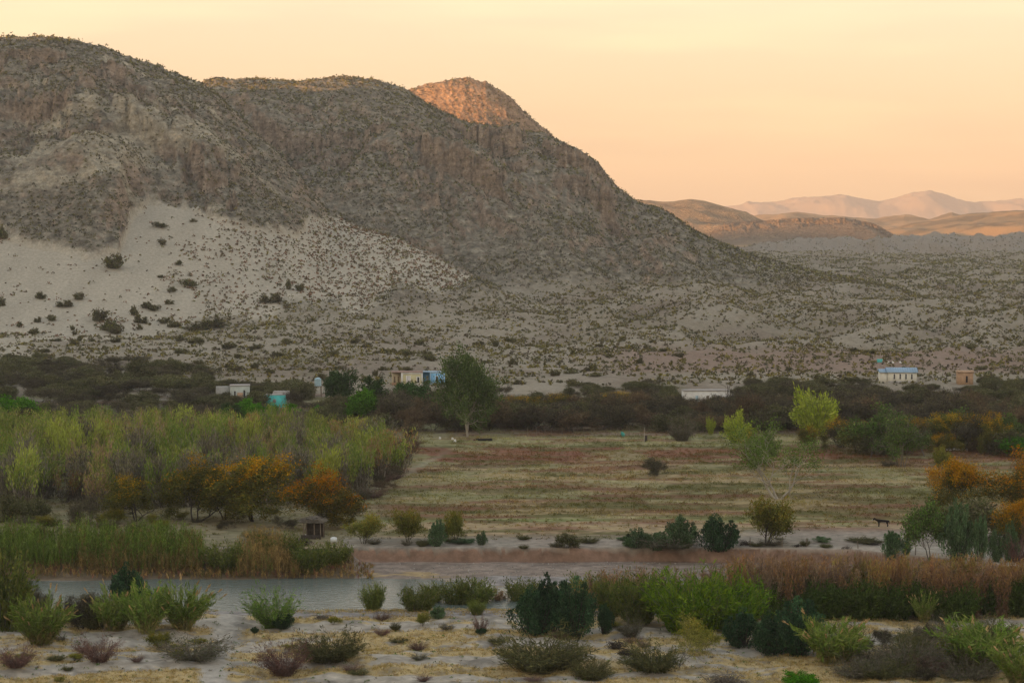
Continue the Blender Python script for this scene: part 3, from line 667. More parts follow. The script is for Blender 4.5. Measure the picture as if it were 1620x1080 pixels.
CNT = {}
def plant(kind, u, v, h, w, label, cat='shrub', group=None, name=None, xyz=None, var=None, rz=None, y0=70):
    """h, w in photo pixels at that depth; base at pixel (u, v)"""
    x, y, z = xyz if xyz else at(u, v, y0)
    s = F / y; H = h / s; W = w / s * (1.18 if cat == 'tree' and kind != 'sapling' and kind != 'fan_tree' else 1)
    k = CNT.get(kind, 0); CNT[kind] = k + 1
    tp = TPL[kind]; mt, mf = tp[(k if var is None else var) % len(tp)]
    rd = random.Random(k * 77 + len(kind))
    o = empty(name or NAMES.get(kind, 'shrub'), (x, y, z - .02 * H), rd.random() * 6.28 if rz is None else rz, label, cat, group)
    o.scale = (W, W, H)
    for part, me in (('trunk' if cat == 'tree' else 'stems', mt), ('crown' if cat == 'tree' else 'foliage', mf)):
        if me is None: continue
        c = bpy.data.objects.new(part, me); COL.objects.link(c); c.parent = o
    return o
NAMES = dict(mesquite='mesquite_tree', brown_mesquite='mesquite_tree', olive_bush='olive_green_bush', orange='acacia_tree', orange_rich='acacia_tree', cottonwood='cottonwood_tree', bright='willow_tree', darkgreen='broadleaf_tree', loose_green='willow_tree', fan_tree='fan_shaped_tree',
             deadtree='dead_tree', dark_deadtree='dead_tree', dead_leafy='half_dead_tree', sapling='willow_sapling', tamarisk='tamarisk_shrub', cane='giant_cane_clump', wispy_green='broom_shrub', twig_shrub='twiggy_shrub', olive_broom='broom_shrub',
             red_shrub='twiggy_shrub', yellow_bush='mesquite_shrub', yellow_tree='small_mesquite_tree', evergreen='evergreen_bush', greygreen='grey_green_bush', riverbush='seep_willow_bush', brightbroom='bright_green_bush', darkbush='dark_green_bush', desert_bush='desert_bush')
rp = random.Random(11)

PL = [
 # trees by the far thicket
 ('cottonwood',741,692,134,82,'tall green cottonwood tree with a pale trunk at the field edge','tree',None),
 ('bright',581,672,56,44,'round bright green tree beside the dark thicket edge','tree',None),
 ('bright',456,672,34,28,'small round bright green tree right of the turquoise hut','tree',None),
 ('bright',425,668,28,26,'bright green tree directly below the turquoise hut','tree',None),
 ('bright',505,668,26,20,'smallest bright green tree below the blue water tank','tree',None),
 ('darkgreen',366,672,34,44,'deep green tree below the grey block ruin','tree',None),
 ('bright',396,666,36,30,'bright green tree between ruin and turquoise hut','tree',None),
 ('bright',22,672,46,62,'broad bright green tree at left edge behind the grove','tree',None),
 ('bright',62,672,26,22,'small bright green tree right of the broad left edge tree','tree',None),
 ('darkgreen',548,650,64,44,'dark green tree right of the blue water tank','tree',None),
 ('darkgreen',588,655,58,48,'dark green tree behind the round bright green tree','tree',None),
 ('darkgreen',662,662,58,54,'dark green tree below the yellow house','tree',None),
 ('fan_tree',1293,690,74,58,'pale yellow green fan shaped tree before the dark thicket','tree',None),
 ('fan_tree',1166,700,50,34,'smaller yellow green tree left of the half dead field tree','tree',None),
 ('twig_shrub',1078,697,44,40,'pale grey twiggy shrub at field edge with thin green top','shrub',None),
 ('fan_tree',1124,688,28,12,'slim yellow green bush left of the yellow green tree','shrub',None),
 ('dead_leafy',1234,790,128,112,'grey half dead tree with sparse green leaves in the field','tree',None),
 ('loose_green',1208,744,66,60,'loose green tree just behind the half dead field tree','tree',None),
 ('loose_green',1376,722,82,84,'green tree with dark trunks right of the fan shaped tree','tree',None),
 ('orange',1355,716,52,70,'brown and orange tree under the green tree on the right','tree',None),
 ('orange',1282,712,40,48,'orange tipped tree behind the half dead field tree','tree',None),
 ('orange',1196,735,52,40,'orange tipped tree left of the half dead field tree','tree',None),
 ('loose_green',1432,738,80,72,'green tree wrapped around grey dead branches','tree',None),
 ('deadtree',1424,738,112,70,'tall grey dead tree standing in the green tree','tree',None),
 ('deadtree',1465,722,70,56,'grey bare leaning tree right of the green tree','tree',None),
 ('orange',1500,712,56,70,'reddish brown tree with orange tips behind the white strip, left one','tree',None),
 ('orange',1545,710,58,78,'reddish brown tree with orange tips behind the white strip, right one','tree',None),
 ('yellow_bush',1488,748,44,34,'small orange tipped shrub with dark base in the right field','shrub',None),
 ('twig_shrub',1406,738,18,22,'small dark bare bush at the right field edge','shrub',None),
 ('bright',1608,722,34,56,'bright green bush at right edge above the orange trees','shrub',None),
 ('orange_rich',1540,812,88,106,'wide orange crowned tree at right edge of the field','tree',None),
 ('orange_rich',1606,826,112,104,'tallest orange crowned tree at the right edge','tree',None),
 ('orange_rich',1602,872,78,88,'vivid low orange tree behind the green spires at lower right','tree',None),
 ('olive_bush',1560,852,62,120,'dark olive tree mass beneath the orange trees','tree',None),
 ('loose_green',1470,882,92,86,'dark olive tree with a pale leaning trunk by the cut bank','tree',None),
 ('greygreen',1412,884,46,26,'narrow grey green bush left of the olive tree by the bank','shrub',None),
 ('greygreen',1432,886,28,14,'small grey green bush under the olive tree by the bank','shrub',None),
 ('greygreen',1516,886,96,40,'tall green columnar bush right of the olive tree','shrub',None),
 ('greygreen',1548,888,74,24,'second green columnar bush counted from the olive tree','shrub',None),
 ('greygreen',1576,888,52,24,'third green columnar bush counted from the olive tree','shrub',None),
 ('greygreen',1598,888,64,22,'fourth green columnar bush counted from the olive tree','shrub',None),
 ('red_shrub',1612,890,60,40,'reddish bare shrub at right edge beside the columnar bushes','shrub',None),
 # front row before the grove
 ('orange',214,824,76,104,'leftmost orange topped tree before the willow grove','tree',None),
 ('orange',312,826,100,122,'orange topped tree second from left before the grove','tree',None),
 ('orange',402,824,108,132,'broad orange topped tree third from left before the grove','tree',None),
 ('orange',356,822,82,90,'darker orange tinged tree between the second and third','tree',None),
 ('orange_rich',500,834,98,98,'big rounded orange and green tree beside the brush shelter','tree',None),
 ('olive_bush',24,826,46,50,'green bush at left edge before the willow grove','shrub',None),
 ('olive_bush',60,822,34,40,'second green bush from left edge before the grove','shrub',None),
 ('mesquite',130,830,42,46,'dark bare bush left of the orange topped trees','shrub',None),
 ('yellow_bush',575,860,48,46,'yellow green shrub right of the white sign','shrub',None),
 ('yellow_bush',645,858,54,56,'wide yellow green shrub on the bank above the cliff','shrub',None),
 ('yellow_bush',720,856,50,42,'yellow green shrub right of the narrow green bush','shrub',None),
 ('greygreen',691,864,42,24,'narrow green bush between two yellow green shrubs','shrub',None),
 ('greygreen',762,862,22,16,'tiny pale green bush above the middle of the cliff','shrub',None),
 ('olive_bush',896,872,24,38,'low olive bush on top of the cut bank','shrub',None),
 ('greygreen',1008,872,32,34,'low grey green bush, left of the four on the bank','shrub',None),
 ('greygreen',1038,870,30,32,'low grey green bush touching the tall dark one','shrub',None),
 ('greygreen',1077,866,52,48,'tall dark grey green bush on top of the cut bank','shrub',None),
 ('evergreen',1136,872,56,56,'pointed green bush on the bank beside the rounded shrub','shrub',None),
 ('yellow_bush',1212,862,80,84,'round orange green bush with dark stems in the field','shrub',None),
 ('twig_shrub',1060,868,22,90,'grey twigs beneath the tall grey green bush','shrub',None),
 ('mesquite',1040,752,30,64,'low dark bare bush in the red brown field','shrub',None),
 ('mesquite',705,852,24,26,'low dark twiggy bush behind the narrow green bush','shrub',None),
 ('twig_shrub',20,858,36,26,'bare grey shrub at left edge on the far bank','shrub',None),
 ('yellow_bush',185,828,26,30,'low yellow green shrub by the leftmost orange topped tree','shrub',None),
 ('riverbush',358,903,46,56,'green bush left of the tan reeds on the far bank','shrub',None),
 ('riverbush',445,888,44,60,'green bush behind the tan reeds on the far bank','shrub',None),
 ('riverbush',492,905,44,52,'green bush right of the tan reeds on the far bank','shrub',None),
 ('riverbush',528,893,36,44,'green bush at the left end of the cut bank','shrub',None),
 # near bank
 ('riverbush',2,995,122,86,'large olive green bush at the left edge of the near bank','shrub',None),
 ('cane',66,1018,84,88,'pale green cane clump growing from a single stem on the left','cane clump',None),
 ('mesquite',128,995,58,66,'dark bare bush between the two pale cane clumps','shrub',None),
 ('mesquite',50,992,52,60,'dark shadowy bush behind the single stemmed cane clump','shrub',None),
 ('evergreen',202,968,76,56,'dark green pointed bush behind the cane at the river','shrub',None),
 ('cane',182,998,72,66,'cane clump with tan plumes left of the middle pair','cane clump',None),
 ('cane',232,1000,80,66,'middle cane clump with tan plumes before the dark pointed bush','cane clump',None),
 ('cane',288,994,78,84,'right cane clump with tan plumes next to open water','cane clump',None),
 ('wispy_green',430,993,66,76,'feathery bright green shrub standing alone before the river','shrub',None),
 ('evergreen',448,994,24,32,'low dark green tuft under the feathery bright shrub','shrub',None),
 ('evergreen',402,1002,10,12,'tiny dark green tuft left of the feathery bright shrub','shrub',None),
 ('riverbush',590,966,44,32,'slim green bush at the water edge','shrub',None),
 ('riverbush',661,966,40,50,'wide green bush at the water edge, left of the next pair','shrub',None),
 ('riverbush',683,962,40,30,'narrow green bush joined to the wide one at the water','shrub',None),
 ('riverbush',722,964,50,46,'taller green bush at the end of the open water','shrub',None),
 ('riverbush',752,962,48,50,'leafy green bush right of the end of open water','shrub',None),
 ('riverbush',754,972,22,24,'low green bush in front of the leafy one','shrub',None),
 ('tamarisk',788,958,30,34,'thin reddish twigs in the gap beside the water','shrub',None),
 ('riverbush',826,960,44,46,'green bush left of the dark evergreen trio','shrub',None),
 ('evergreen',846,1004,74,64,'left dark evergreen bush of the big trio','shrub',None),
 ('evergreen',872,998,90,60,'middle dark evergreen bush of the big trio','shrub',None),
 ('evergreen',908,1006,92,64,'right dark evergreen bush of the big trio','shrub',None),
 ('evergreen',955,1002,48,28,'small dark evergreen bush right of the big trio','shrub',None),
 ('evergreen',1174,1024,58,54,'left dark evergreen bush of the right hand trio','shrub',None),
 ('evergreen',1218,1036,66,56,'middle dark evergreen bush of the right hand trio','shrub',None),
 ('evergreen',1262,1036,92,72,'tallest dark evergreen bush of the right hand trio','shrub',None),
 ('cane',1318,1048,80,102,'cane clump with tan plumes beside the right evergreens','cane clump',None),
 ('cane',1556,1056,78,116,'wide cane clump with many tan plumes at lower right','cane clump',None),
 ('cane',1462,984,50,34,'thin pale cane leaning in front of the tamarisk band','cane clump',None),
 ('cane',1620,1088,86,90,'pale green cane clump in the lower right corner','cane clump',None),
 ('twig_shrub',1376,1054,50,70,'grey twiggy shrub right of the plumed cane clump','shrub',None),
 ('twig_shrub',1440,1060,64,100,'grey and brown twiggy shrub in the lower right scrub','shrub',None),
 ('yellow_bush',1500,1046,46,50,'olive shrub with reddish base left of the wide cane clump','shrub',None),
 ('twig_shrub',1530,1076,44,80,'grey twigs under the wide plumed cane clump','shrub',None),
 ('yellow_tree',1074,1058,86,88,'small yellow green tree with a thin trunk in the foreground','tree',None),
 ('yellow_bush',1112,1030,50,50,'pale yellow shrub behind the small yellow green tree','shrub',None),
 ('olive_broom',1032,1062,46,80,'low olive shrub left of the small yellow green tree','shrub',None),
 ('olive_broom',856,1058,62,130,'wide olive brown broom shrub in the foreground','shrub',None),
 ('olive_broom',934,1074,34,56,'small olive shrub right of the wide broom shrub','shrub',None),
 ('twig_shrub',998,1008,42,34,'grey spiky shrub left of the bright green broom','shrub',None),
 ('red_shrub',450,1068,62,80,'purple brown bare shrub in the left foreground','shrub',None),
 ('olive_broom',520,1044,48,96,'grey green shrub right of the purple brown one','shrub',None),
 ('twig_shrub',306,1042,40,108,'low grey green shrub in the left foreground','shrub',None),
 ('yellow_bush',252,1026,28,40,'small straw coloured shrub above the low grey green one','shrub',None),
 ('red_shrub',157,1046,50,62,'reddish bare shrub in the left foreground','shrub',None),
 ('red_shrub',26,1056,36,58,'reddish grey bare shrub at the lower left edge','shrub',None),
 ('bright',1258,1092,28,64,'bright green leafy shrub at the bottom edge','shrub',None),
 ('red_shrub',760,1000,32,22,'thin red twig shrub on the pale silt','shrub',None),
 ('yellow_bush',668,990,22,28,'straw coloured tuft shrub on the silt near the water','shrub',None),
 ('red_shrub',604,982,16,24,'low tan twig tuft near the water','shrub',None),
 ('evergreen',762,1003,10,16,'tiny dark green tuft on the silt','shrub',None),
 ('greygreen',692,978,20,24,'little grey green tuft left of the leafy green bush','shrub',None),
 ('brightbroom',1092,996,92,120,'bright green broom bush, left of two behind the yellow tree','shrub',None),
 ('brightbroom',1160,992,84,96,'bright green broom bush, right of two behind the yellow tree','shrub',None),
 ('riverbush',1010,984,76,66,'olive green bush left of the bright green broom','shrub',None),
 ('riverbush',972,974,60,52,'green bush right of the dark evergreen trio','shrub',None),
 ('riverbush',934,960,52,60,'green bush behind the dark evergreen trio','shrub',None),
]
for p in PL:
    k, u, v, h, w, lab, cat, g_ = p
    plant(k, u, v, h, w, lab, cat, g_)
# grove of willow saplings on the left
def in_grove(u, v):
    lo = np.interp(u, [-60, 0, 200, 450, 600, 640], [806, 806, 800, 798, 784, 750]); hi = np.interp(u, [-60, 60, 300, 480, 600, 640], [686, 684, 684, 692, 712, 730])
    return hi < v < lo + 9 * math.sin(u / 19.0) and u < 640 - 40 * abs(math.sin(v / 7.0))
n = 0; tries = 0; seen = []
while n < 285 and tries < 6000:
    tries += 1
    y = rp.uniform(285, 405); u = rp.uniform(-70, 640); x = (u - 810) / F * y; z = 1.1; v = float(proj_v(y, z))
    if not in_grove(u, v): continue
    if any((x - a) ** 2 + (y - b) ** 2 < 7 for a, b in seen): continue
    seen.append((x, y)); n += 1
    H = rp.choice([5.6, 7, 8.2, 9.4, 10.2]) * rp.uniform(.92, 1.06) * (1.0 if u < 540 else .8); s = F / y; H = min(H, (v - 640 - rp.uniform(0, 22)) / s)
    if H < 3: n -= 1; seen.pop(); continue
    front_ = y < 310 and rp.random() < .5
    plant('sapling', u, v, H * s, rp.uniform(3.2, 5.0) * s * (1.2 if front_ else 1), 'slender willow sapling with yellow green or pinkish wispy top in the left grove', 'tree', 'willow saplings of the left grove', xyz=(x, y, zt(x, y)), var=rp.choice([0, 0, 1, 2, 2, 3, 4, 5, 6]))
for i in range(46):   # a few bare poles at the front of the grove
    u = rp.uniform(0, 610); v = np.interp(u, [0, 450, 610], [808, 800, 786]) + rp.uniform(-22, 0)
    plant('sapling', u, v, rp.uniform(60, 92), rp.uniform(26, 40), 'grey stemmed willow sapling at the front edge of the left grove', 'tree', 'grey saplings at the grove front', var=3)
# thicket of dark mesquite behind the field and across the left slope
def scatter(nn, kinds, area, hr, wr, label, group, cat='tree', gap=6, depth=None):
    c = 0; t = 0; sn = []
    while c < nn and t < nn * 40:
        t += 1
        u = rp.uniform(area[0], area[1]); lo = area[2](u) if callable(area[2]) else area[2]; hi = area[3](u) if callable(area[3]) else area[3]
        y = rp.uniform(lo, hi); x = (u - 810) / F * y
        if any((x - a) ** 2 + (y - b) ** 2 < gap for a, b in sn): continue
        if any((x - a) ** 2 + ((y - b) / 1.0) ** 2 < r_ * r_ for a, b, r_ in KEEP): continue
        sn.append((x, y)); c += 1; s = F / y; k = rp.choice(kinds)
        plant(k, u, 0, rp.uniform(*hr) * s, rp.uniform(*wr) * s, label, cat, group, xyz=(x, y, zt(x, y)))
KEEP = []
def gapline(u, v, r):  # keep open ground here
    a = at(u, v, 250); KEEP.append((a[0], a[1], r))
for (u, v) in ((655, 675), (650, 668), (640, 690), (1240, 700), (1460, 705), (1530, 705), (1160, 690)): gapline(u, v, 4)
BLD = dict(yellow=(620, 703, 607), church=(1388, 1450, 603), white=(1078, 1150, 640), ruin=(342, 396, 640), turq=(418, 452, 642))
def scatter2(nn, kinds, wts, ulo, uhi, ylo, yhi, hr, wr, toplim, label, group, cat='tree', gap=6):
    c = 0; t = 0; sn = []
    while c < nn and t < nn * 60:
        t += 1
        u = rp.uniform(ulo, uhi); y = rp.uniform(ylo(u) if callable(ylo) else ylo, yhi(u) if callable(yhi) else yhi); x = (u - 810) / F * y
        if any((x - a) ** 2 + ((y - b) * .8) ** 2 < gap for a, b in sn): continue
        if any((x - a) ** 2 + (y - b) ** 2 < r_ * r_ for a, b, r_ in KEEP): continue
        z = zt(x, y); s = F / y; H = rp.uniform(*hr)
        lim = np.interp(u, [q[0] for q in toplim], [q[1] for q in toplim]) + abs(rp.gauss(0, 10)) - 2
        room = float(proj_v(y, z)) - lim
        if room < 8: continue
        H = min(H, room / s)
        if H < 1.4: continue
        sn.append((x, y)); c += 1
        k = rp.choices(kinds, wts)[0]; W = rp.uniform(*wr) * min(1.15, H / hr[0] * 1.0 + .15)
        plant(k, u, 0, H * s, W * s, label if not isinstance(label, dict) else label[k], cat, group, xyz=(x, y, z))
TL = [(560, 640), (612, 640), (622, 614), (705, 612), (715, 625), (860, 622), (1040, 618), (1070, 622), (1080, 624), (1152, 626), (1160, 618), (1380, 612), (1460, 612), (1620, 620), (1700, 620)]
scatter2(178, ['mesquite', 'olive_bush', 'brown_mesquite'], [6, 1.4, 3], 596, 1700, 415, 474, (3.4, 8.6), (4.5, 9), TL, 'dark leafless mesquite tree packed into the thicket behind the field', 'dark trees of the field edge thicket', gap=13)
scatter2(110, ['mesquite', 'olive_bush'], [2, 5], 720, 1700, 474, 540, (1.6, 3.6), (3.5, 6.5), [(720, 612), (1060, 600), (1075, 622), (1155, 622), (1165, 596), (1370, 596), (1385, 607), (1545, 607), (1560, 596), (1700, 600)], 'low olive brown bush at the back of the field edge thicket', 'bushes at the back of the thicket', 'shrub', gap=9)
TL2 = [(-60, 560), (60, 570), (150, 562), (300, 566), (420, 585), (560, 590)]
scatter2(100, ['mesquite', 'olive_bush'], [1, 2], -60, 480, lambda u: 470, lambda u: np.interp(u, [-60, 60, 200, 330, 480], [600, 650, 660, 600, 530]), (2.6, 4.2), (5, 9), [(-60, 560), (150, 558), (330, 575), (340, 600), (400, 600), (410, 604), (480, 598)], 'dark olive mesquite bush on the flat below the pale sand slope', 'mesquite bushes below the sand slope', 'shrub', gap=22)
scatter2(44, ['mesquite', 'olive_bush'], [2, 1], -60, 620, 415, 470, (3, 4.4), (5, 8), [(-60, 625), (330, 632), (340, 642), (400, 642), (415, 646), (460, 644), (480, 620), (560, 620), (620, 625)], 'dark mesquite bush between the willow grove and the huts', 'mesquite bushes behind the willow grove', 'shrub', gap=20)
for i, (u, v, h, w) in enumerate([(900, 655, 34, 70), (975, 652, 32, 60), (960, 640, 20, 70), (835, 660, 34, 56), (812, 664, 36, 50)]):
    plant('orange', u, v, h, w, ['autumn tinted tree, middle of the thicket', 'orange tinged tree right of the first in the thicket', 'low orange tinged tree highest in the thicket', 'yellow orange tree right of the cottonwood', 'yellow orange tree nearest the tall cottonwood'][i], 'tree')
plant('dark_deadtree', 1140, 655, 58, 74, 'black bare tree with crooked limbs before the white building', 'tree')
for i, (u, v, h, w) in enumerate([(1088, 664, 34, 50), (1128, 668, 34, 46), (1160, 662, 40, 50)]):
    plant('mesquite', u, v, h, w, 'dark mesquite tree standing in front of the long white building', 'tree', 'mesquites before the white building')
# bushes on the sand slope
for i, (u, v, h, w) in enumerate([(65,474,12,16),(103,485,10,22),(127,475,12,18),(235,488,11,26),(245,492,9,18),(184,425,24,30),(213,500,16,16),(222,512,14,18),(160,508,20,28),(172,524,18,36),(186,528,14,18),(80,508,10,14),(30,518,9,12),(60,510,9,10),(53,528,10,16),(273,462,9,14),(298,454,12,24),(340,518,16,34),(310,524,12,34),(262,512,10,18),(276,518,12,20),(220,522,9,9),(252,360,9,20),(256,388,10,12),(283,420,8,12),(430,478,14,30),(473,460,11,16),(457,458,16,12),(114,522,8,8),(117,530,7,8),(3,378,22,24),(2,485,16,12),(255,440,5,10),(305,352,6,10),(268,482,8,12)]):
    plant('desert_bush', u, v, h, w, 'green desert bush standing out on the pale sand slope', 'shrub', 'bushes on the pale sand slope', y0=500)
# tamarisk band on the near bank, right
n = 0; sn = []
while n < 205:
    u = rp.uniform(905, 1720); y = rp.uniform(213, 229) if u > 1150 else rp.uniform(218, 229)
    if u < 1150 and rp.random() > .3: continue
    x = (u - 810) / F * y
    if any((x - a) ** 2 + (y - b) ** 2 < .9 for a, b in sn): continue
    sn.append((x, y)); n += 1; s = F / y
    top = np.interp(u, [905, 1000, 1130, 1160, 1400, 1620, 1720], [912, 897, 897, 880, 881, 886, 886]) + rp.uniform(-8, 26)
    z = zt(x, y); H = (float(proj_v(y, z)) - top)
    plant('tamarisk', u, 0, H, rp.uniform(1.6, 2.7) * s, 'tall wispy tamarisk, reddish tan, in the band along the right river bank', 'shrub', 'tamarisks along the right river bank', xyz=(x, y, z), var=rp.choice([0, 0, 1, 2, 2, 3]))
for i in range(38):
    u = 1165 + i * 12.5 + rp.uniform(-6, 6); y = rp.uniform(211.5, 217); x = (u - 810) / F * y
    plant('darkbush', u, 0, rp.uniform(38, 60), rp.uniform(40, 62), 'dark green bush under the tamarisks of the right river bank', 'shrub', 'green bushes under the tamarisks', xyz=(x, y, zt(x, y)))

def sprinkle(nn, kinds, area, hr, wr, lab, grp):
    for i in range(nn):
        u = rp.uniform(area[0], area[1]); v = rp.uniform(area[2], area[3])
        if 455 < u < 550 and 830 < v < 870: continue
        plant(rp.choice(kinds), u, v, rp.uniform(*hr), rp.uniform(*wr), lab, 'shrub', grp)
for i in range(16):
    v = 705 + i * 5.6 + rp.uniform(-4, 4); u = float(np.interp(v, [700, 750, 795], [640, 622, 575])) + rp.uniform(-12, 16)
    plant(rp.choice(['brown_mesquite', 'twig_shrub', 'red_shrub', 'mesquite']), u, v, rp.uniform(12, 34), rp.uniform(22, 40), 'low brown shrub along the right fringe of the willow grove', 'shrub', 'brown shrubs fringing the willow grove')
sprinkle(46, ['twig_shrub', 'red_shrub', 'olive_broom', 'yellow_bush'], (0, 1320, 985, 1078), (6, 18), (12, 34), 'ankle high twiggy shrub on the silt of the near bank', 'small shrubs on the near bank')
sprinkle(26, ['twig_shrub', 'olive_broom', 'red_shrub', 'mesquite'], (1330, 1620, 1010, 1075), (22, 48), (36, 74), 'grey or olive twiggy shrub in the tangle at lower right', 'tangled shrubs at lower right')
sprinkle(12, ['mesquite', 'olive_broom'], (0, 170, 965, 996), (30, 52), (36, 60), 'dark bare shrub in the tangle at the left river edge', 'dark shrubs at the left river edge')
sprinkle(40, ['twig_shrub', 'mesquite', 'yellow_bush', 'olive_broom'], (0, 560, 812, 856), (7, 22), (14, 40), 'low bare shrub on the flat behind the green cane', 'low shrubs behind the green cane')
sprinkle(26, ['twig_shrub', 'greygreen', 'olive_broom'], (560, 1420, 853, 868), (5, 12), (14, 42), 'low dull green shrub along the rim of the cut bank', 'low shrubs along the cut bank rim')
sprinkle(22, ['orange', 'olive_bush', 'mesquite', 'brown_mesquite', 'loose_green'], (1320, 1620, 700, 722), (34, 62), (50, 80), 'dark stemmed tree with brown and orange crown at the right field edge', 'trees at the right field edge')
# ------------------------------------------------------------------ stuff nobody could count
def clumps(name, P, Hs, Ws, cols, per, L, Wl, kind_label, dome=True, seed=1, up=.6, mat='leaf', lobef=.5):
    rg = np.random.default_rng(seed); n = len(P); i = np.repeat(np.arange(n), per); m = len(i)
    a = rg.random(m) * 6.28; r = np.sqrt(rg.random(m)); zz = rg.random(m)
    if dome:
        rr = r * (1 - .65 * zz ** 2); off = np.stack([np.cos(a) * rr * Ws[i] / 2, np.sin(a) * rr * Ws[i] / 2, Hs[i] * (.1 + .85 * zz) * (1 - .4 * r * r)], 1)
        D = np.stack([np.cos(a) * r, np.sin(a) * r, np.full(m, up)], 1) + rg.normal(size=(m, 3)) * lobef
    else:
        off = np.stack([np.cos(a) * r * Ws[i] / 2, np.sin(a) * r * Ws[i] / 2, Hs[i] * .45 * (.6 + .5 * rg.random(m))], 1)
        D = np.stack([np.cos(a) * r * .5, np.sin(a) * r * .5, np.full(m, 1.)], 1) + rg.normal(size=(m, 3)) * .15
    Ls = (Hs[i] if np.ndim(L) == 0 and L < 0 else 1) * abs(L) * (.6 + .8 * rg.random(m))
    V, Fq = leaves_mesh(P[i] + off, D, Ls, Wl * (.6 + .8 * rg.random(m)), rg)
    C = np.clip(cols[i] * (1 + .2 * rg.normal(size=(m, 1))), .01, .7)
    o = mesh_np(name, V, Fq, M[mat], np.repeat(C, 4, 0)); tag(o, kind_label, name.replace('_', ' '), None, 'stuff')
    return o
rg = np.random.default_rng(99)
# desert scrub
NS = 230000
ys = 515 + (2300 - 515) * rg.random(NS) ** .85; us = rg.uniform(-90, 1710, NS); xs = (us - 810) / F * ys
# more of them where the slope is broad, thinned by world area
keepw = rg.random(NS) < np.clip(ys / 900, .3, 1) * (1 - ss(ys, 1700, 1950))
xs, ys, us = xs[keepw], ys[keepw], us[keepw]
zs, uu, sd, mtt, ttt = (tz(xs, ys), us, grid_at(SANDg, xs, ys), grid_at(MTg, xs, ys), grid_at(TTg, xs, ys))
nz = fbm(xs / 45, ys / 45, 3, 800); n2 = fbm(xs / 12, ys / 12, 2, 810)
dens = .58 + .75 * nz + .6 * n2 + .5 * mtt * fbm(xs / 20, ys / 75, 3, 830) + .30 * mtt
gq = ridg(xs / 72 + .3 * fbm(xs / 90, ys / 90, 2, 61), ys / 130, 4, 21, .5)
baj = (mtt < .5)
dens = np.where(baj, dens * 1.45 + .1 + .5 * ss(-gq, -.5, .1), dens)
vv_ = proj_v(ys, zs)
sdn = .07 + 1.4 * ss(uu + 150 * nz + (vv_ - 450) * .9, 200, 580) + .25 * (nz > .2)
dens = np.where(sd > .5, sdn * (1 + .5 * n2), dens)
left_ = (uu < 560) & (ys < 560)
dens = np.where(left_, dens * .5, dens)
k = rg.random(len(xs)) < dens
k &= ~((xs > -10) & (xs < 220) & (ys < 522))
xs, ys, zs, uu, sd, mtt, nz = [q[k] for q in (xs, ys, zs, uu, sd, mtt, nz)]
n = len(xs)
sz = rg.gamma(3.2, .30, n).clip(.35, 2.8); sz = np.where(sd > .5, sz * .66, sz); sz = np.where((mtt < .5) & (sd < .5), sz * .78, sz)
dk = pick(rg, n, [(.15, .15, .075), (.18, .17, .055), (.14, .12, .08), (.21, .185, .055), (.115, .12, .07)], [3, 3, 3, 3, 2])
red = (sd > .5) & (rg.random(n) < .65); dk[red] = pick(rg, red.sum(), [(.25, .155, .10), (.20, .135, .08), (.15, .12, .07)])
moun = (mtt > .5) & (sd < .5); dk[moun] = dk[moun] * np.array([.88, .90, 1.05])
near_i = np.argsort(ys)[:0]
P = np.stack([xs, ys, zs - .1], 1)
far_ = ys > 1050
for nm, sel, per in (('desert_scrub', ~far_, 11), ('far_desert_scrub', far_, 6)):
    print('SCRUB', sel.sum()); H = sz[sel] * 1.15; W = sz[sel] * 1.9
    clumps(nm, P[sel], H, W, dk[sel], per, .66 if per == 11 else 1.0, .46 if per == 11 else .8, 'low grey green and rusty scrub covering the slopes', seed=5, mat='scrub', up=.5)
# individual desert bushes nearest the village
c = 0
while c < 110:
    u = rp.uniform(-60, 1700); y = rp.uniform(522, 660); x = (u - 810) / F * y
    if 615 < u < 708 and y < 560: continue
    if 1380 < u < 1545 and y < 620: continue
    plant('desert_bush', u, 0, rp.uniform(5, 11), rp.uniform(9, 22), 'knee high creosote bush on the pale flats behind the huts', 'shrub', 'creosote bushes behind the huts', xyz=(x, y, zt(x, y))); c += 1
# field weeds
n = 46000; ys = 262 + 170 * rg.random(n) ** .9; us = rg.uniform(-150, 1770, n); xs = (us - 810) / F * ys; zs = tz(xs, ys)
a = np.zeros(n); cg = ground_col(xs, ys, zs, us, proj_v(ys, zs), a, a, a, a)
st = fbm(xs / 10, ys / 3, 3, 820)
k = (rg.random(n) < .55 + .8 * st) & (ys > np.interp(us, [1000, 1400], [263, 276]) ) & ~((np.abs(xs - np.interp(ys, [285, 300, 306, 316, 331, 345, 356, 375, 430], [-38, -30, -26, -22.5, -20, -17, -16, -12.5, -16])) < 1.4))
k &= rg.random(n) < np.where(ys < 283, .55, 1)
P = np.stack([xs, ys, zs], 1)[k]; cg = cg[k] * np.array([.95, .95, .85]); ysk = ys[k]
hh = np.where(ysk < 283, .22, .42) * (.6 + .8 * rg.random(len(P)))
clumps('field_weeds', P, hh, hh * 2.2 + .3, cg, 9, .30, .10, 'low weeds and dry stubble in uneven strips across the field', seed=6, up=1)
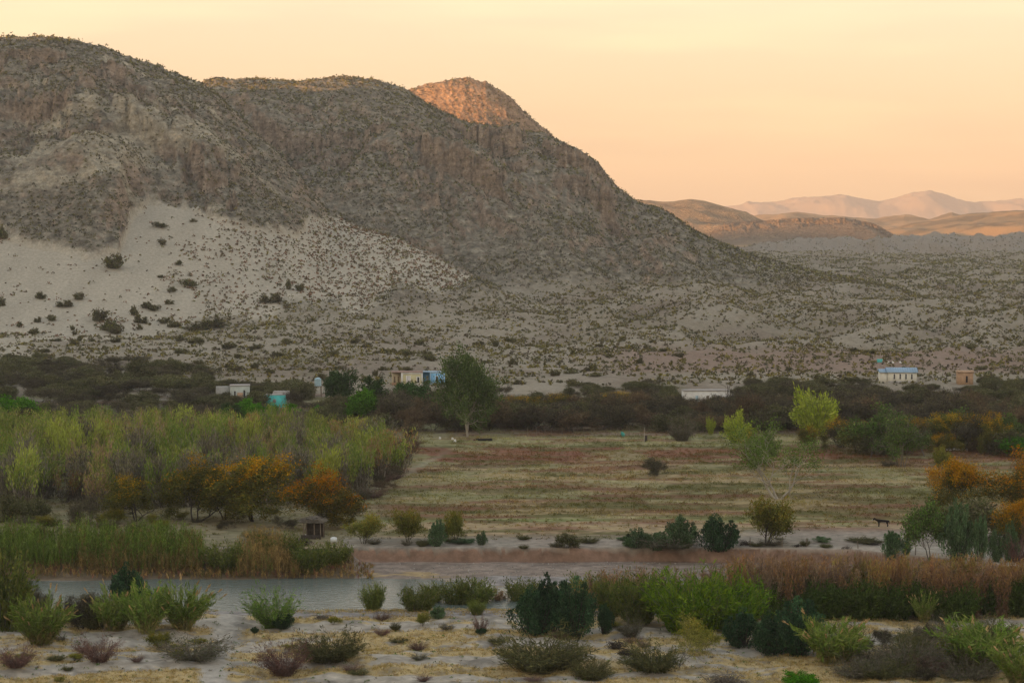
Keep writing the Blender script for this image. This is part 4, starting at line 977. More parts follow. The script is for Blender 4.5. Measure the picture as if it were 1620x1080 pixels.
# dry grass on the near bank
n = 60000; ys = 146 + 78 * rg.random(n); us = rg.uniform(-60, 1680, n); xs = (us - 810) / F * ys; zs = tz(xs, ys)
nB = fbm(xs / 2.6, ys / 1.2, 3, 610, .65); nC = fbm(xs / 30, ys / 7, 3, 620)
straw = ss(fbm(xs / 22, ys / 4.2, 4, 622, .6) * 1.1 + nB * .35 + .22 * ss(ys, 150, 162) * (1 - ss(ys, 176, 190)) + .23, .14, .34)
trail = 1 - ss(np.abs(us - (395 - 60 * ss(ys, 150, 185) + 30 * ss(ys, 185, 215)) + 14 * nC), 14, 30)
k = rg.random(n) < straw * (1 - trail) * .95
k &= zs > -.9
P = np.stack([xs, ys, zs], 1)[k]; m = len(P); hh = .16 + .22 * rg.random(m)
clumps('dry_grass', P, hh, hh * 2.5, pick(rg, m, [(.56, .43, .19), (.49, .37, .16), (.36, .31, .14)]), 8, .26, .035, 'straw coloured dry grass mats on the grey silt', seed=7, up=.8)
n = 1500; ys = 146 + 74 * rg.random(n); us = rg.uniform(-60, 1680, n); xs = (us - 810) / F * ys; zs = tz(xs, ys); k = zs > -.6
P = np.stack([xs, ys, zs], 1)[k]; m = len(P); hh = .12 + .16 * rg.random(m)
clumps('green_tufts', P, hh, hh * 2.5, pick(rg, m, [(.09, .16, .04), (.12, .16, .07), (.13, .11, .08)]), 12, .2, .06, 'small green tufts scattered over the silt', seed=8, up=.6)
# pebbles on the bars
n = 9000; ys = np.concatenate([rg.uniform(214, 232, n // 3), rg.uniform(232, 256, n - n // 3)]); us = rg.uniform(-100, 1700, n); xs = (us - 810) / F * ys; zs = tz(xs, ys); k = (zs > -1.5) & (zs < -.3) & ((ys < 230) | (us > 600))
P = np.stack([xs, ys, zs], 1)[k]; m = len(P); s_ = .05 + .10 * rg.random(m) ** 2
oc = np.array([(1, 0, 0), (0, 1, 0), (-1, 0, 0), (0, -1, 0), (0, 0, .7), (0, 0, -.7)]); V = (P[:, None] + oc[None] * s_[:, None, None] * (1 + .3 * rg.normal(size=(m, 6, 1)))).reshape(-1, 3)
fo = np.array([(0, 1, 4), (1, 2, 4), (2, 3, 4), (3, 0, 4), (1, 0, 5), (2, 1, 5), (3, 2, 5), (0, 3, 5)])
tag(mesh_np('river_pebbles', V, (fo[None] + np.arange(m)[:, None, None] * 6).reshape(-1, 3), M['leaf'], np.repeat(pick(rg, m, [(.35, .33, .30), (.28, .25, .22), (.45, .42, .38)]), 6, 0)), 'grey river pebbles on the bars', 'pebbles', None, 'stuff')
# reed bands on the far bank, left
def reeds(name, u0, u1, v0fn, hfn, n, pal, w, lab, seed, wl=.07, plf=0):
    r = np.random.default_rng(seed); us = r.uniform(u0, u1, n); ys = v0fn(us) + r.uniform(0, 7, n); xs = (us - 810) / F * ys; zs = tz(xs, ys)
    H = hfn(us) * (.65 + .45 * r.random(n)); P0 = np.stack([xs, ys, zs], 1)
    D = np.stack([r.normal(size=n) * .10, r.normal(size=n) * .10, np.ones(n)], 1)
    V1, F1 = leaves_mesh(P0 + D * (H / 2)[:, None], D, H, wl * .6, r)
    c = pick(r, n, pal, w); per = 7; i = np.repeat(np.arange(n), per); t = .3 + .7 * r.random(len(i))
    Pl = P0[i] + D[i] * (H[i] * t)[:, None] + r.normal(size=(len(i), 3)) * .08
    V2, F2 = leaves_mesh(Pl, D[i] + r.normal(size=(len(i), 3)) * .5, .5 * (.6 + .8 * r.random(len(i))), wl * (.7 + .6 * r.random(len(i))), r)
    V = np.concatenate([V1, V2]); Fq = np.concatenate([F1, F2 + len(V1)]); C = np.concatenate([np.repeat(c * .9, 4, 0), np.repeat(c[i] * (1 + .2 * r.normal(size=(len(i), 1))), 4, 0)])
    tag(mesh_np(name, V, Fq, M['leaf'], np.clip(C, .01, .6)), lab, name.replace('_', ' '), None, 'stuff')
GRN = [(.12, .18, .04), (.16, .22, .06), (.09, .14, .03)]; TAN = [(.34, .24, .11), (.28, .20, .09), (.22, .17, .07)]
reeds('green_reeds', -160, 318, lambda u: 250 + 0 * u, lambda u: np.interp(u, [-160, 300, 318], [4.0, 3.9, 3.0]) * (1 + .12 * np.sin(u / 17) + .08 * np.sin(u / 6.3)), 5200, GRN + TAN[2:], (4, 4, 3, .8), 'dense green river cane along the far bank', 31)
reeds('tan_reeds', 120, 316, lambda u: 248.5 + 0 * u, lambda u: 2.9 + .5 * np.sin(u / 9), 1500, TAN + GRN[1:2], (3, 3, 2, 2), 'dry tan cane stalks in front of the green river cane', 32)
reeds('low_reeds', -160, 590, lambda u: np.interp(u, [-160, 330, 560, 600, 700], [247.5, 247, 247.5, 247, 247]), lambda u: np.interp(u, [-160, 320, 480, 540, 590], [1.0, .8, 1.1, .9, .25]), 2200, TAN + [(.20, .10, .07), (.13, .12, .05)], (3, 2, 3, 2, 2), 'low rusty and straw coloured growth at the waterline', 33)
reeds('tan_cane_stand', 372, 470, lambda u: 247.5 + 0 * u, lambda u: np.interp(u, [372, 400, 440, 470], [2.8, 4.3, 4.0, 2.0]), 900, TAN + GRN[1:2], (4, 3, 2, 1), 'stand of tall tan cane on the far bank', 34)

# ------------------------------------------------------------------ buildings and small things
M['cream'] = plain('cream_wall', (.74, .72, .62), .9, .08, .8); M['white'] = plain('white_paint', (.72, .72, .68), .8, .08, 1); M['blue'] = plain('blue_wall', (.26, .54, .82), .85, .08, .9)
M['dblue'] = plain('deep_blue_wall', (.16, .38, .66), .85, .1, .9)
M['yellow'] = plain('yellow_wall', (.60, .56, .34), .9, .1, .8); M['ochre'] = plain('ochre_wall', (.54, .46, .32), .9, .12, .9); M['dirt_base'] = plain('stained_base', (.42, .26, .17), .9, .2, 1.5)
M['turq'] = plain('turquoise_wall', (.12, .62, .60), .85, .12, 1.1); M['concrete'] = plain('concrete_block', (.36, .36, .335), .95, .15, 1.4); M['palegreen'] = plain('pale_plaster', (.50, .55, .50), .9, .1, 1)
M['panel'] = plain('tan_panel', (.50, .33, .22), .9, .1, 1); M['dark'] = plain('dark_opening', (.02, .02, .022), .6, .2, 1); M['roofblue'] = plain('blue_metal_roof', (.30, .44, .58), .5, .08, .6)
M['adobe'] = plain('adobe', (.44, .29, .18), .95, .16, 1.5); M['roofgrey'] = plain('grey_roof', (.40, .38, .36), .9, .15, 1.2); M['tank'] = plain('tank_blue', (.36, .52, .60), .5, .1, 1.5); M['wood'] = plain('weathered_wood', (.20, .16, .12), .95, .25, 3)
M['thatch'] = plain('brush_thatch', (.20, .18, .15), .95, .35, 4); M['black'] = plain('black_hide', (.018, .016, .015), .9, .2, 2); M['redpaint'] = plain('red_plastic', (.5, .06, .06), .6, .1, 2); M['stone'] = plain('white_stone', (.75, .75, .72), .9, .12, 3)
def building(name, u0, u1, vb, hpx, depth, yaw, label, cat, walls, y0=300, sink=.35, below=0):
    um = (u0 + u1) / 2; x, y, z = at(um, vb, y0); s = F / y; w = (u1 - u0) / s; h = hpx / s
    r = empty(name, (x, y, z), yaw, label, cat); return r, w, h, s
def wall_box(p, x0, x1, y0, y1, h, mat, name='wall', z0=-1.0):
    return MB().box(x0, x1, y0, y1, z0, h).build(name, mat, p)
def opening(p, xc, w, z0, z1, yf, name='window', frame=M['white'], pane=M['dark'], fw=.12, panename=None):
    m = MB(); d = .08
    m.box(xc - w/2 - fw, xc - w/2, yf - d, yf + .02, z0 - (fw if name == 'window' else 0), z1 + fw); m.box(xc + w/2, xc + w/2 + fw, yf - d, yf + .02, z0 - (fw if name == 'window' else 0), z1 + fw)
    m.box(xc - w/2, xc + w/2, yf - d, yf + .02, z1, z1 + fw)
    if name == 'window': m.box(xc - w/2, xc + w/2, yf - d - .03, yf + .02, z0 - fw, z0)
    f = m.build(name, frame, p)
    MB().box(xc - w/2, xc + w/2, yf - .03, yf + .015, z0, z1).build(panename or ('pane' if name == 'window' else 'door_leaf'), pane, f)
    return f
# long building with the blue metal roof
r, w, h, s = building('long_house', 1391, 1448, 604, 23, 6, R(-4), 'long cream building with blue metal roof and four windows', 'building', None)
W2 = w / 2; fl = h * .70
wall_box(r, -W2 + w * .22, W2, -2.6, 2.6, fl, M['cream']); wall_box(r, -W2, -W2 + w * .22 - .003, -2.2, 2.2, fl * .96, M['cream'], 'annex_wall')
def gable(p, x0, x1, y0, y1, z0, z1, mat, name='roof', ov=.3):
    ym = (y0 + y1) / 2; x0 -= ov; x1 += ov; y0 -= ov; y1 += ov; t = .12
    V = [(x0, y0, z0), (x1, y0, z0), (x1, y1, z0), (x0, y1, z0), (x0, ym, z1), (x1, ym, z1)]
    V += [(a, b, c - t) for a, b, c in V]
    Fs = [(0, 1, 5, 4), (2, 3, 4, 5), (7, 6, 10, 11), (9, 8, 11, 10), (0, 6, 7, 1), (2, 8, 9, 3), (0, 4, 10, 6), (4, 3, 9, 10), (1, 7, 11, 5), (5, 11, 8, 2)]
    m = MB().add(V, Fs); o = m.build(name, mat, p)
    n_ = int((x1 - x0) / .6)
    q = MB()
    for i in range(n_ + 1):
        xx = x0 + (x1 - x0) * i / n_
        q.add([(xx - .03, y0, z0 + .003), (xx + .03, y0, z0 + .003), (xx + .03, ym, z1 + .003), (xx - .03, ym, z1 + .003), (xx - .03, y0, z0 + .05), (xx + .03, y0, z0 + .05), (xx + .03, ym, z1 + .05), (xx - .03, ym, z1 + .05)], [(0, 1, 2, 3), (4, 5, 6, 7), (0, 4, 7, 3), (1, 5, 6, 2), (0, 1, 5, 4), (3, 2, 6, 7)])
    q.build('roof_seam', mat, o)
    MB().add([(x0 + ov, y0 + ov, z0 - .1), (x0 + ov, y1 - ov, z0 - .1), (x0 + ov, ym, z1 - .25)], [(0, 1, 2, 2)])
    return o
gable(r, -W2 + w * .20, W2, -2.6, 2.6, fl + .05, h, M['roofblue']); gable(r, -W2, -W2 + w * .19, -2.2, 2.2, fl + .02, h * .90, M['roofblue'], 'annex_roof')
for i in range(4): opening(r, -W2 + w * (.385 + .16 * i), w * .035, fl * .34, fl * .84, -2.6)
MB().box(-W2 + w * .22, W2, -2.64, -2.605, -1, fl * .16).build('plinth', M['roofgrey'], r)
# adobe hut
r, w, h, s = building('adobe_hut', 1514, 1538, 607, 21, 4, R(-6), 'small tan adobe hut with a flat roof and one doorway', 'hut', None)
wall_box(r, -w/2, w/2, -1.9, 1.9, h * .86, M['adobe']); MB().box(-w/2 - .12, w/2 + .12, -2.05, 2.05, h * .863, h).build('roof', plain('adobe_roof', (.5, .35, .24), .95, .12, 1.5), r)
opening(r, w * .08, w * .13, h * .12, h * .62, -1.9, 'doorway', M['adobe'], M['dark'], .1, 'opening')
# yellow house and blue house
r, w, h, s = building('yellow_house', 620, 668, 608, 20, 6, R(4), 'yellow house with white trim, white doors and ochre side room', 'house', None)
xa = -w/2 + w * .30
wall_box(r, xa, w/2, -3.2, 2.2, h, M['yellow']); wall_box(r, -w/2, xa - .003, -1.6, 2.4, h * .97, M['ochre'], 'side_room_wall')
m = MB(); yf = -3.2
m.box(xa - .05, xa + .45, yf - .05, yf - .003, -.6, h); m.box(w/2 - .3, w/2 + .05, yf - .05, yf - .003, -.6, h); m.box(xa + .45, w/2 - .3, yf - .05, yf - .003, h * .86, h); m.box(xa + .45, w/2 - .3, yf - .045, yf - .003, -.6, h * .10)
m.build('trim', M['white'], r)
opening(r, xa + (w/2 - xa) * .34, w * .085, .0, h * .68, yf, 'door', M['white'], plain('white_door', (.6, .58, .6), .8, .05, 1), .3); opening(r, xa + (w/2 - xa) * .80, w * .06, h * .18, h * .62, yf, 'window', M['white'], M['dark'], .26)
for k_ in (.28, .72): opening(r, -w/2 + (xa + w/2) * k_, w * .055, h * .12, h * .66, -1.6, 'doorway', M['ochre'], plain('brown_door', (.2, .15, .10), .9, .1, 1), .08, 'door_leaf')
MB().box(-w/2 + .01, xa - .05, -1.66, -1.604, -.6, h * .18).build('stained_base', M['dirt_base'], r)
MB().box(-w/2 - .15, w/2 + .1, -3.35, 2.5, h + .004, h + .16).build('roof', plain('rusty_roof', (.34, .24, .20), .9, .2, 1.2), r)
r, w, h, s = building('blue_house', 669, 703, 607, 19, 6, R(-2), 'sky blue house joined to the right of the yellow one', 'house', None)
xa = -w/2 + w * .36
wall_box(r, xa, w/2, -2.2, 2.4, h, M['blue']); wall_box(r, -w/2, xa - .003, -.6, 2.4, h * .99, M['dblue'], 'recessed_wall')
m = MB(); yf = -2.2
m.box(xa - .03, xa + .18, yf - .04, yf - .003, -.5, h); m.box(w/2 - .18, w/2 + .03, yf - .04, yf - .003, -.5, h); m.box(xa + .18, w/2 - .18, yf - .04, yf - .003, h * .93, h); m.box(xa + .18, w/2 - .18, yf - .04, yf - .003, -.5, h * .12)
m.build('trim', plain('pale_blue_trim', (.45, .62, .76), .8, .06, 1), r)
opening(r, xa + (w/2 - xa) * .50, w * .085, h * .26, h * .68, yf, 'window', M['white'], M['dark'], .1); opening(r, -w/2 + (xa + w/2) * .62, w * .07, .0, h * .68, -.6, 'door', M['ochre'], M['roofgrey'], .06)
MB().box(-w/2 - .1, w/2 + .1, -2.3, 2.5, h + .004, h + .14).build('roof', M['roofblue'], r)
# grey ruin
r, w, h, s = building('block_ruin', 342, 395, 640, 31, 6, R(8), 'unfinished grey concrete block house with two tall doorways', 'house', None)
xa = -w/2 + w * .42
wall_box(r, xa, w/2, -2.8, 2.2, h, M['palegreen']); wall_box(r, -w/2, xa - .003, -1.4, 2.2, h * .93, M['concrete'], 'block_wall')
opening(r, xa + (w/2 - xa) * .24, w * .05, .1, h * .74, -2.8, 'doorway', M['palegreen'], M['dark'], .08, 'opening'); opening(r, xa + (w/2 - xa) * .72, w * .05, .1, h * .78, -2.8, 'doorway', M['palegreen'], M['dark'], .08, 'opening')
MB().box(xa + (w/2 - xa) * .36, xa + (w/2 - xa) * .66, -2.85, -2.803, .1, h * .66).build('board_panel', M['panel'], r)
opening(r, -w/2 + (xa + w/2) * .56, w * .09, h * .38, h * .62, -1.4, 'window', M['concrete'], M['dark'], .08)
MB().box(xa - .1, w/2 + .1, -2.9, 2.3, h + .003, h + .12).build('roof', M['roofgrey'], r)
# turquoise hut
r, w, h, s = building('turquoise_hut', 419, 452, 643, 19, 4, R(-3), 'turquoise hut with a small window in its plain wall', 'hut', None)
wall_box(r, -w/2, w/2, -1.8, 1.8, h, M['turq']); opening(r, w * .03, w * .10, h * .42, h * .64, -1.8, 'window', M['concrete'], M['roofgrey'], .12)
MB().box(-w/2 - .05, w/2 + .05, -1.85, 1.85, h + .003, h + .1).build('roof', M['roofgrey'], r)
MB().box(-w * .18, w * .56, 1.86, 4.4, -1, h * 1.22).build('rear_room', M['roofgrey'], r)
# white building behind the dead tree
r, w, h, s = building('white_house', 1080, 1152, 642, 25, 5, R(3), 'long low white building behind the black bare tree', 'building', None)
wall_box(r, -w/2, w/2, -2.2, 2.2, h, M['white']); MB().box(-w/2 - .15, w/2 + .15, -2.35, 2.35, h + .003, h + .14).build('roof', M['roofgrey'], r)
opening(r, w * .02, w * .06, 0, h * .7, -2.2, 'door', M['white'], M['wood'], .06); opening(r, -w * .22, w * .06, h * .35, h * .7, -2.2, 'window', M['white'], M['tank'], .06); opening(r, w * .25, w * .06, h * .35, h * .7, -2.2, 'window', M['white'], M['tank'], .06)
# water tank on its stand
x, y, z = at(503, 628, 350); s = F / y
r = empty('water_tank', (x, y, z), 0, 'pale blue water tank on a dark wooden stand', 'water tank')
zs_ = 17 / s
for sx_ in (-1, 1):
    for sy_ in (-1, 1): MB().tube((sx_ * .85, sy_ * .85, -.4), (sx_ * .75, sy_ * .75, zs_), .09, .08).build('leg', M['wood'], r)
MB().box(-1.1, 1.1, -1.1, 1.1, zs_, zs_ + .14).build('platform', M['wood'], r)
m = MB(); hh = 11 / s; n_ = 16
V = [(math.cos(i * 2 * math.pi / n_) * .85, math.sin(i * 2 * math.pi / n_) * .85, q) for q in (zs_ + .145, zs_ + .145 + hh) for i in range(n_)]
m.add(V, [(i, (i + 1) % n_, n_ + (i + 1) % n_, n_ + i) for i in range(n_)]); m.build('tank_body', M['tank'], r, True)
V = [(math.cos(i * 2 * math.pi / n_) * q[0], math.sin(i * 2 * math.pi / n_) * q[0], q[1]) for q in ((.9, zs_ + .145 + hh), (.25, zs_ + .5 + hh)) for i in range(n_)]
MB().add(V, [(i, (i + 1) % n_, n_ + (i + 1) % n_, n_ + i) for i in range(n_)] + [(n_, n_ + 4, n_ + 8, n_ + 12)]).build('lid', M['tank'], r, True)
# brush shelter, leaning pole, sign
x, y, z = at(496, 851, 240); s = F / y
r = empty('brush_shelter', (x, y, z), R(-6), 'low brush roofed shelter beside the big orange tree', 'shelter')
for px_, py_ in ((-1.0, -.8), (1.0, -.8), (-1.0, .9), (1.0, .9), (.25, -.8)): MB().tube((px_, py_, -.2), (px_ * .97, py_, 1.75), .07, .06).build('post', M['wood'], r)
rg2 = np.random.default_rng(3); n_ = 420; Pq = np.stack([rg2.uniform(-1.45, 1.45, n_), rg2.uniform(-1.3, 1.3, n_), 1.78 + .28 * rg2.random(n_)], 1); Pq[:, 2] += .25 * (1 - np.abs(Pq[:, 0]) / 1.45)
V, Fq = leaves_mesh(Pq, np.stack([rg2.normal(size=n_), rg2.normal(size=n_) * .6, rg2.normal(size=n_) * .12], 1), .8, .1, rg2)
m = MB().box(-1.35, 1.35, -1.15, 1.15, 1.755, 1.86); m.add(V, Fq); m.build('thatch_roof', M['thatch'], r)
MB().box(-1.3, 1.0, -.9, -.8, -.2, .45).build('low_wall', M['darkbark'], r); MB().box(-1.1, 1.1, .95, 1.02, -.2, 1.75).build('shade_panel', M['darkbark'], r)  # rear panel added dark to stand in for the shaded interior
r.scale = (1.15, 1.1, 1.25)
o = MB().tube((0, 0, -.2), (.75, .1, 2.75), .07, .05).build('leaning_pole', M['palebark']); xx, yy, zz = at(478, 851, 240); o.location = (xx, yy - .6, zz); tag(o, 'pale wooden pole leaning at the left of the brush shelter', 'pole')
def jug(name, u, v, mat, lab, cat, r_=.16, h_=.4):
    xx, yy, zz = at(u, v, 240); m = MB(); n_ = 10; prof = [(r_ * .9, 0), (r_, h_ * .1), (r_, h_ * .65), (r_ * .45, h_ * .85), (r_ * .4, h_)]
    V = [(math.cos(i * 2 * math.pi / n_) * a, math.sin(i * 2 * math.pi / n_) * a, b) for a, b in prof for i in range(n_)]
    m.add(V, [(k_ * n_ + i, k_ * n_ + (i + 1) % n_, (k_ + 1) * n_ + (i + 1) % n_, (k_ + 1) * n_ + i) for k_ in range(len(prof) - 1) for i in range(n_)])
    o = m.build(name, mat, None, True); o.location = (xx, yy, zz); tag(o, lab, cat); return o
o = jug('plastic_jug', 485, 850, M['stone'], 'small white jug under the brush shelter', 'jug', .2, .5); o.location.y -= 1.2; o.location.z += .1
x, y, z = at(528, 861, 240)
r = empty('notice_board', (x, y, z), R(4), 'blank white notice board on a short dark post by the bank', 'sign')
wb, hb_ = 10.5 / (F / y), 8.5 / (F / y); zb = 3.5 / (F / y)
MB().box(-.05, .05, .035, .12, -.3, zb + hb_ * .8).build('post', M['wood'], r)
MB().add([(-wb/2, 0, zb), (wb/2, 0, zb), (wb/2, 0, zb + hb_ * .85), (wb * .15, 0, zb + hb_), (-wb * .2, 0, zb + hb_), (-wb/2, 0, zb + hb_ * .85)] + [(-wb/2, .03, zb), (wb/2, .03, zb), (wb/2, .03, zb + hb_ * .85), (wb * .15, .03, zb + hb_), (-wb * .2, .03, zb + hb_), (-wb/2, .03, zb + hb_ * .85)],
         [(0, 1, 2, 5), (5, 2, 3, 4), (6, 11, 8, 7), (11, 10, 9, 8), (0, 6, 7, 1), (1, 7, 8, 2), (2, 8, 9, 3), (3, 9, 10, 4), (4, 10, 11, 5), (5, 11, 6, 0)]).build('board', plain('sign_white', (.80, .86, .88), .6, .04, 2), r)
# fences
def fence(pts, name, lab, ph=1.25, every=2.6, wires=2):
    r = empty(name, (pts[0][0], pts[0][1], zt(*pts[0])), 0, lab, 'fence'); bx, by, bz = r.location; prev = None; m = MB(); rr = random.Random(5)
    for (x0, y0), (x1, y1) in zip(pts[:-1], pts[1:]):
        L = math.hypot(x1 - x0, y1 - y0); n_ = max(1, int(L / every))
        for i in range(n_):
            f = (i + rr.uniform(-.15, .15)) / n_; xx = x0 + (x1 - x0) * f; yy = y0 + (y1 - y0) * f; z = zt(xx, yy); p = (xx - bx, yy - by, z - bz)
            MB().tube((p[0], p[1], p[2] - .3), (p[0] + rr.uniform(-.1, .1), p[1], p[2] + ph * rr.uniform(.85, 1.15)), .07, .055).build('post', M['wood'], r)
            if prev:
                for k_ in range(wires): h_ = ph * (.45 + .4 * k_); m.tube((prev[0], prev[1], prev[2] + h_), (p[0], p[1], p[2] + h_), .012, .012, 3)
            prev = p
    m.build('wire', M['wood'], r); return r
a = at(812, 692, 300); b = at(890, 690, 300); c = at(1010, 690, 300); fence([a[:2], b[:2], c[:2]], 'post_fence', 'fence of pale crooked posts before the dark thicket', 1.9, 2.2)
pp = [((u - 810) / F * y, y) for u, y in ((1110, 257.6), (1280, 257.4), (1360, 256.2), (1460, 250.3), (1540, 246.6), (1640, 242.6))]
fence(pp, 'bank_fence', 'thin wire fence along the rim of the cut bank', 1.1, 3.4, 2)
a = at(1362, 606, 450); b = at(1388, 605, 450); fence([a[:2], b[:2]], 'yard_fence', 'grey yard fence left of the long cream building', 1.3, .5, 3)
a = at(1450, 605, 450); b = at(1468, 605, 450); fence([a[:2], b[:2]], 'yard_fence', 'grey yard fence right of the long cream building', 1.3, .45, 3)
# donkey
def donkey():
    x, y, z = at(1396, 833, 250); o = empty('donkey', (x, y, z), 0, 'black donkey with white muzzle and belly standing in the field', 'donkey'); o.scale = (1.12, 1.1, .82)
    js = dict(pel=(.55, 0, 1.02, .25), mid=(.05, 0, .97, .27), chest=(-.45, 0, 1.02, .24), neck=(-.78, 0, 1.18, .15), poll=(-1.0, 0, 1.36, .12), head=(-1.15, 0, 1.22, .10), muz=(-1.30, 0, 1.05, .07),
              rump=(.75, 0, .98, .17), tail=(.86, 0, .72, .03), tl2=(.88, 0, .45, .035))
    names = list(js); E = [('pel', 'mid'), ('mid', 'chest'), ('chest', 'neck'), ('neck', 'poll'), ('poll', 'head'), ('head', 'muz'), ('pel', 'rump'), ('rump', 'tail'), ('tail', 'tl2')]
    for s_ in (-1, 1):
        for nm, pts, root in (('f', [(-.45, .16, .72, .09), (-.43, .16, .42, .055), (-.45, .16, .12, .04), (-.48, .16, .02, .055)], 'chest'), ('h', [(.62, .16, .74, .12), (.56, .16, .52, .07), (.68, .16, .36, .05), (.64, .16, .12, .04), (.60, .16, .02, .055)], 'pel')):
            pr = root
            for i, q in enumerate(pts): k_ = f'{nm}{s_}{i}'; js[k_] = (q[0], q[1] * s_, q[2], q[3]); E.append((pr, k_)); pr = k_
        k_ = f'ear{s_}'; js[k_] = (-.93, .06 * s_, 1.54, .045); E.append(('poll', k_))
    names = list(js); me = bpy.data.meshes.new('body'); me.from_pydata([js[k_][:3] for k_ in names], [(names.index(a), names.index(b)) for a, b in E], [])
    b = bpy.data.objects.new('body', me); COL.objects.link(b); b.parent = o
    md = b.modifiers.new('s', 'SKIN'); 
    for i, k_ in enumerate(names): v_ = me.skin_vertices[0].data[i]; v_.radius = (js[k_][3],) * 2; v_.use_root = (i == 0)
    sb = b.modifiers.new('d', 'SUBSURF'); sb.levels = 1; sb.render_levels = 1
    m_, nt, bs = newmat('donkey_hide'); tc = N(nt, 'ShaderNodeTexCoord'); sp = N(nt, 'ShaderNodeSeparateXYZ'); nt.links.new(tc.outputs['Object'], sp.inputs[0])
    lt = N(nt, 'ShaderNodeMath', operation='LESS_THAN'); lt.inputs[1].default_value = -1.22; nt.links.new(sp.outputs[0], lt.inputs[0])
    l2 = N(nt, 'ShaderNodeMath', operation='COMPARE'); l2.inputs[1].default_value = .73; l2.inputs[2].default_value = .06; nt.links.new(sp.outputs[2], l2.inputs[0])
    l3 = N(nt, 'ShaderNodeMath', operation='COMPARE'); l3.inputs[1].default_value = .08; l3.inputs[2].default_value = .3; nt.links.new(sp.outputs[0], l3.inputs[0])
    mu = N(nt, 'ShaderNodeMath', operation='MULTIPLY'); nt.links.new(l2.outputs[0], mu.inputs[0]); nt.links.new(l3.outputs[0], mu.inputs[1])
    mx = N(nt, 'ShaderNodeMath', operation='MAXIMUM'); nt.links.new(mu.outputs[0], mx.inputs[0]); nt.links.new(lt.outputs[0], mx.inputs[1])
    mc_ = N(nt, 'ShaderNodeMix', data_type='RGBA'); mc_.inputs[6].default_value = (.016, .013, .013, 1); mc_.inputs[7].default_value = (.6, .58, .54, 1); nt.links.new(mx.outputs[0], mc_.inputs[0]); nt.links.new(mc_.outputs[2], bs.inputs['Base Color'])
    me.materials.append(m_)
donkey()
# scattered small things
def rock(u, v, sx_, sz_, mat, name, lab, cat, group=None, y0=200, seed=0):
    x, y, z = at(u, v, y0); r_ = np.random.default_rng(seed + int(u)); s_ = F / y; a_ = sx_ / s_ / 2; h_ = sz_ / s_
    nu, nv = 10, 6; V = []
    for j in range(nv + 1):
        for i in range(nu):
            t = j / nv * math.pi / 2 * 1.0; k_ = 1 + .18 * r_.normal(); V.append((math.cos(i * 2 * math.pi / nu) * math.cos(t) * a_ * k_, math.sin(i * 2 * math.pi / nu) * math.cos(t) * a_ * k_, math.sin(t) * h_ * (1 + .05 * r_.normal()) - .05))
    m = MB().add(V, [(j * nu + i, j * nu + (i + 1) % nu, (j + 1) * nu + (i + 1) % nu, (j + 1) * nu + i) for j in range(nv) for i in range(nu)])
    o = m.build(name, mat); o.location = (x, y, z); return tag(o, lab, cat, group)
rock(696, 694, 4, 4, M['stone'], 'white_stone', 'white stone farthest left of the cottonwood', 'stone', None, 300)
rock(716, 695, 4, 4, M['stone'], 'white_stone', 'white stone nearest the cottonwood trunk', 'stone', None, 300)
rock(720, 699, 5, 5, M['stone'], 'white_stone', 'lowest and brightest white stone left of the cottonwood', 'stone', None, 300)
for i, u in enumerate((1405, 1412, 1424)):
    o = rock(u, 574, 4 + i % 2, 3, M['stone'], 'white_boulder', ['white boulder on the rise behind the long building, nearest the blue shed', 'middle white boulder on the rise behind the long building', 'white boulder on the rise, farthest from the blue shed'][i], 'boulder', None, 450)
def shed(u0, u1, v, hp, mat, name, lab, cat, y0=300, d=1.2, extra=None):
    x, y, z = at((u0 + u1) / 2, v, y0); s_ = F / y; w_ = (u1 - u0) / s_ / 2; h_ = hp / s_; r = empty(name, (x, y, z), R(5), lab, cat); MB().box(-w_, w_, -d/2, d/2, -.3, h_ * .8).build('wall', mat, r)
    gable(r, -w_, w_, -d/2, d/2, h_ * .8, h_, mat, 'roof', .1); return r
shed(1388, 1395, 573, 5, M['turq'], 'blue_shed', 'tiny turquoise shed on the rise behind the long building', 'shed', 450)
# trough and barrel, stump
x, y, z = at(766, 697, 300); r = empty('feed_trough', (x, y, z), R(3), 'long black trough on the bare ground right of the cottonwood', 'trough')
MB().box(-1.6, 1.6, -.4, -.33, 0, .4).box(-1.6, 1.6, .33, .4, 0, .4).box(-1.6, -1.53, -.33, .33, 0, .4).box(1.53, 1.6, -.33, .33, 0, .4).box(-1.53, 1.53, -.33, .33, 0, .08).build('basin', M['dark'], r)
for sx_ in (-1.9, ): MB().box(sx_ - .25, sx_ + .25, -.3, .3, 0, .3).build('end_block', M['redbark'], r)
o = jug('leaning_barrel', 987, 690, plain('teal_plastic', (.06, .38, .33), .5, .1, 2), 'tilted teal barrel at the edge of the dark thicket', 'barrel', .35, 1.1); o.rotation_euler = (0, R(-28), 0)
x, y, z = at(1022, 699, 300); r = empty('cut_stump', (x, y, z), 0, 'dark upright stump with a pale pole at the field edge', 'stump')
MB().tube((0, 0, -.2), (0, 0, 1.3), .28, .22, 9).build('stump', M['darkbark'], r); MB().tube((-.35, 0, -.2), (-.3, 0, 2.9), .08, .05).build('pole', M['palebark'], r)
x, y, z = at(1514, 712, 300); r = empty('water_trough', (x, y, z), R(-2), 'long low white trough under the orange tipped trees', 'trough'); MB().box(-2, 2, -.5, .5, -.1, .38).build('basin', M['stone'], r); MB().box(-1.9, 1.9, -.4, .4, .383, .40).build('water', M['tank'], r)
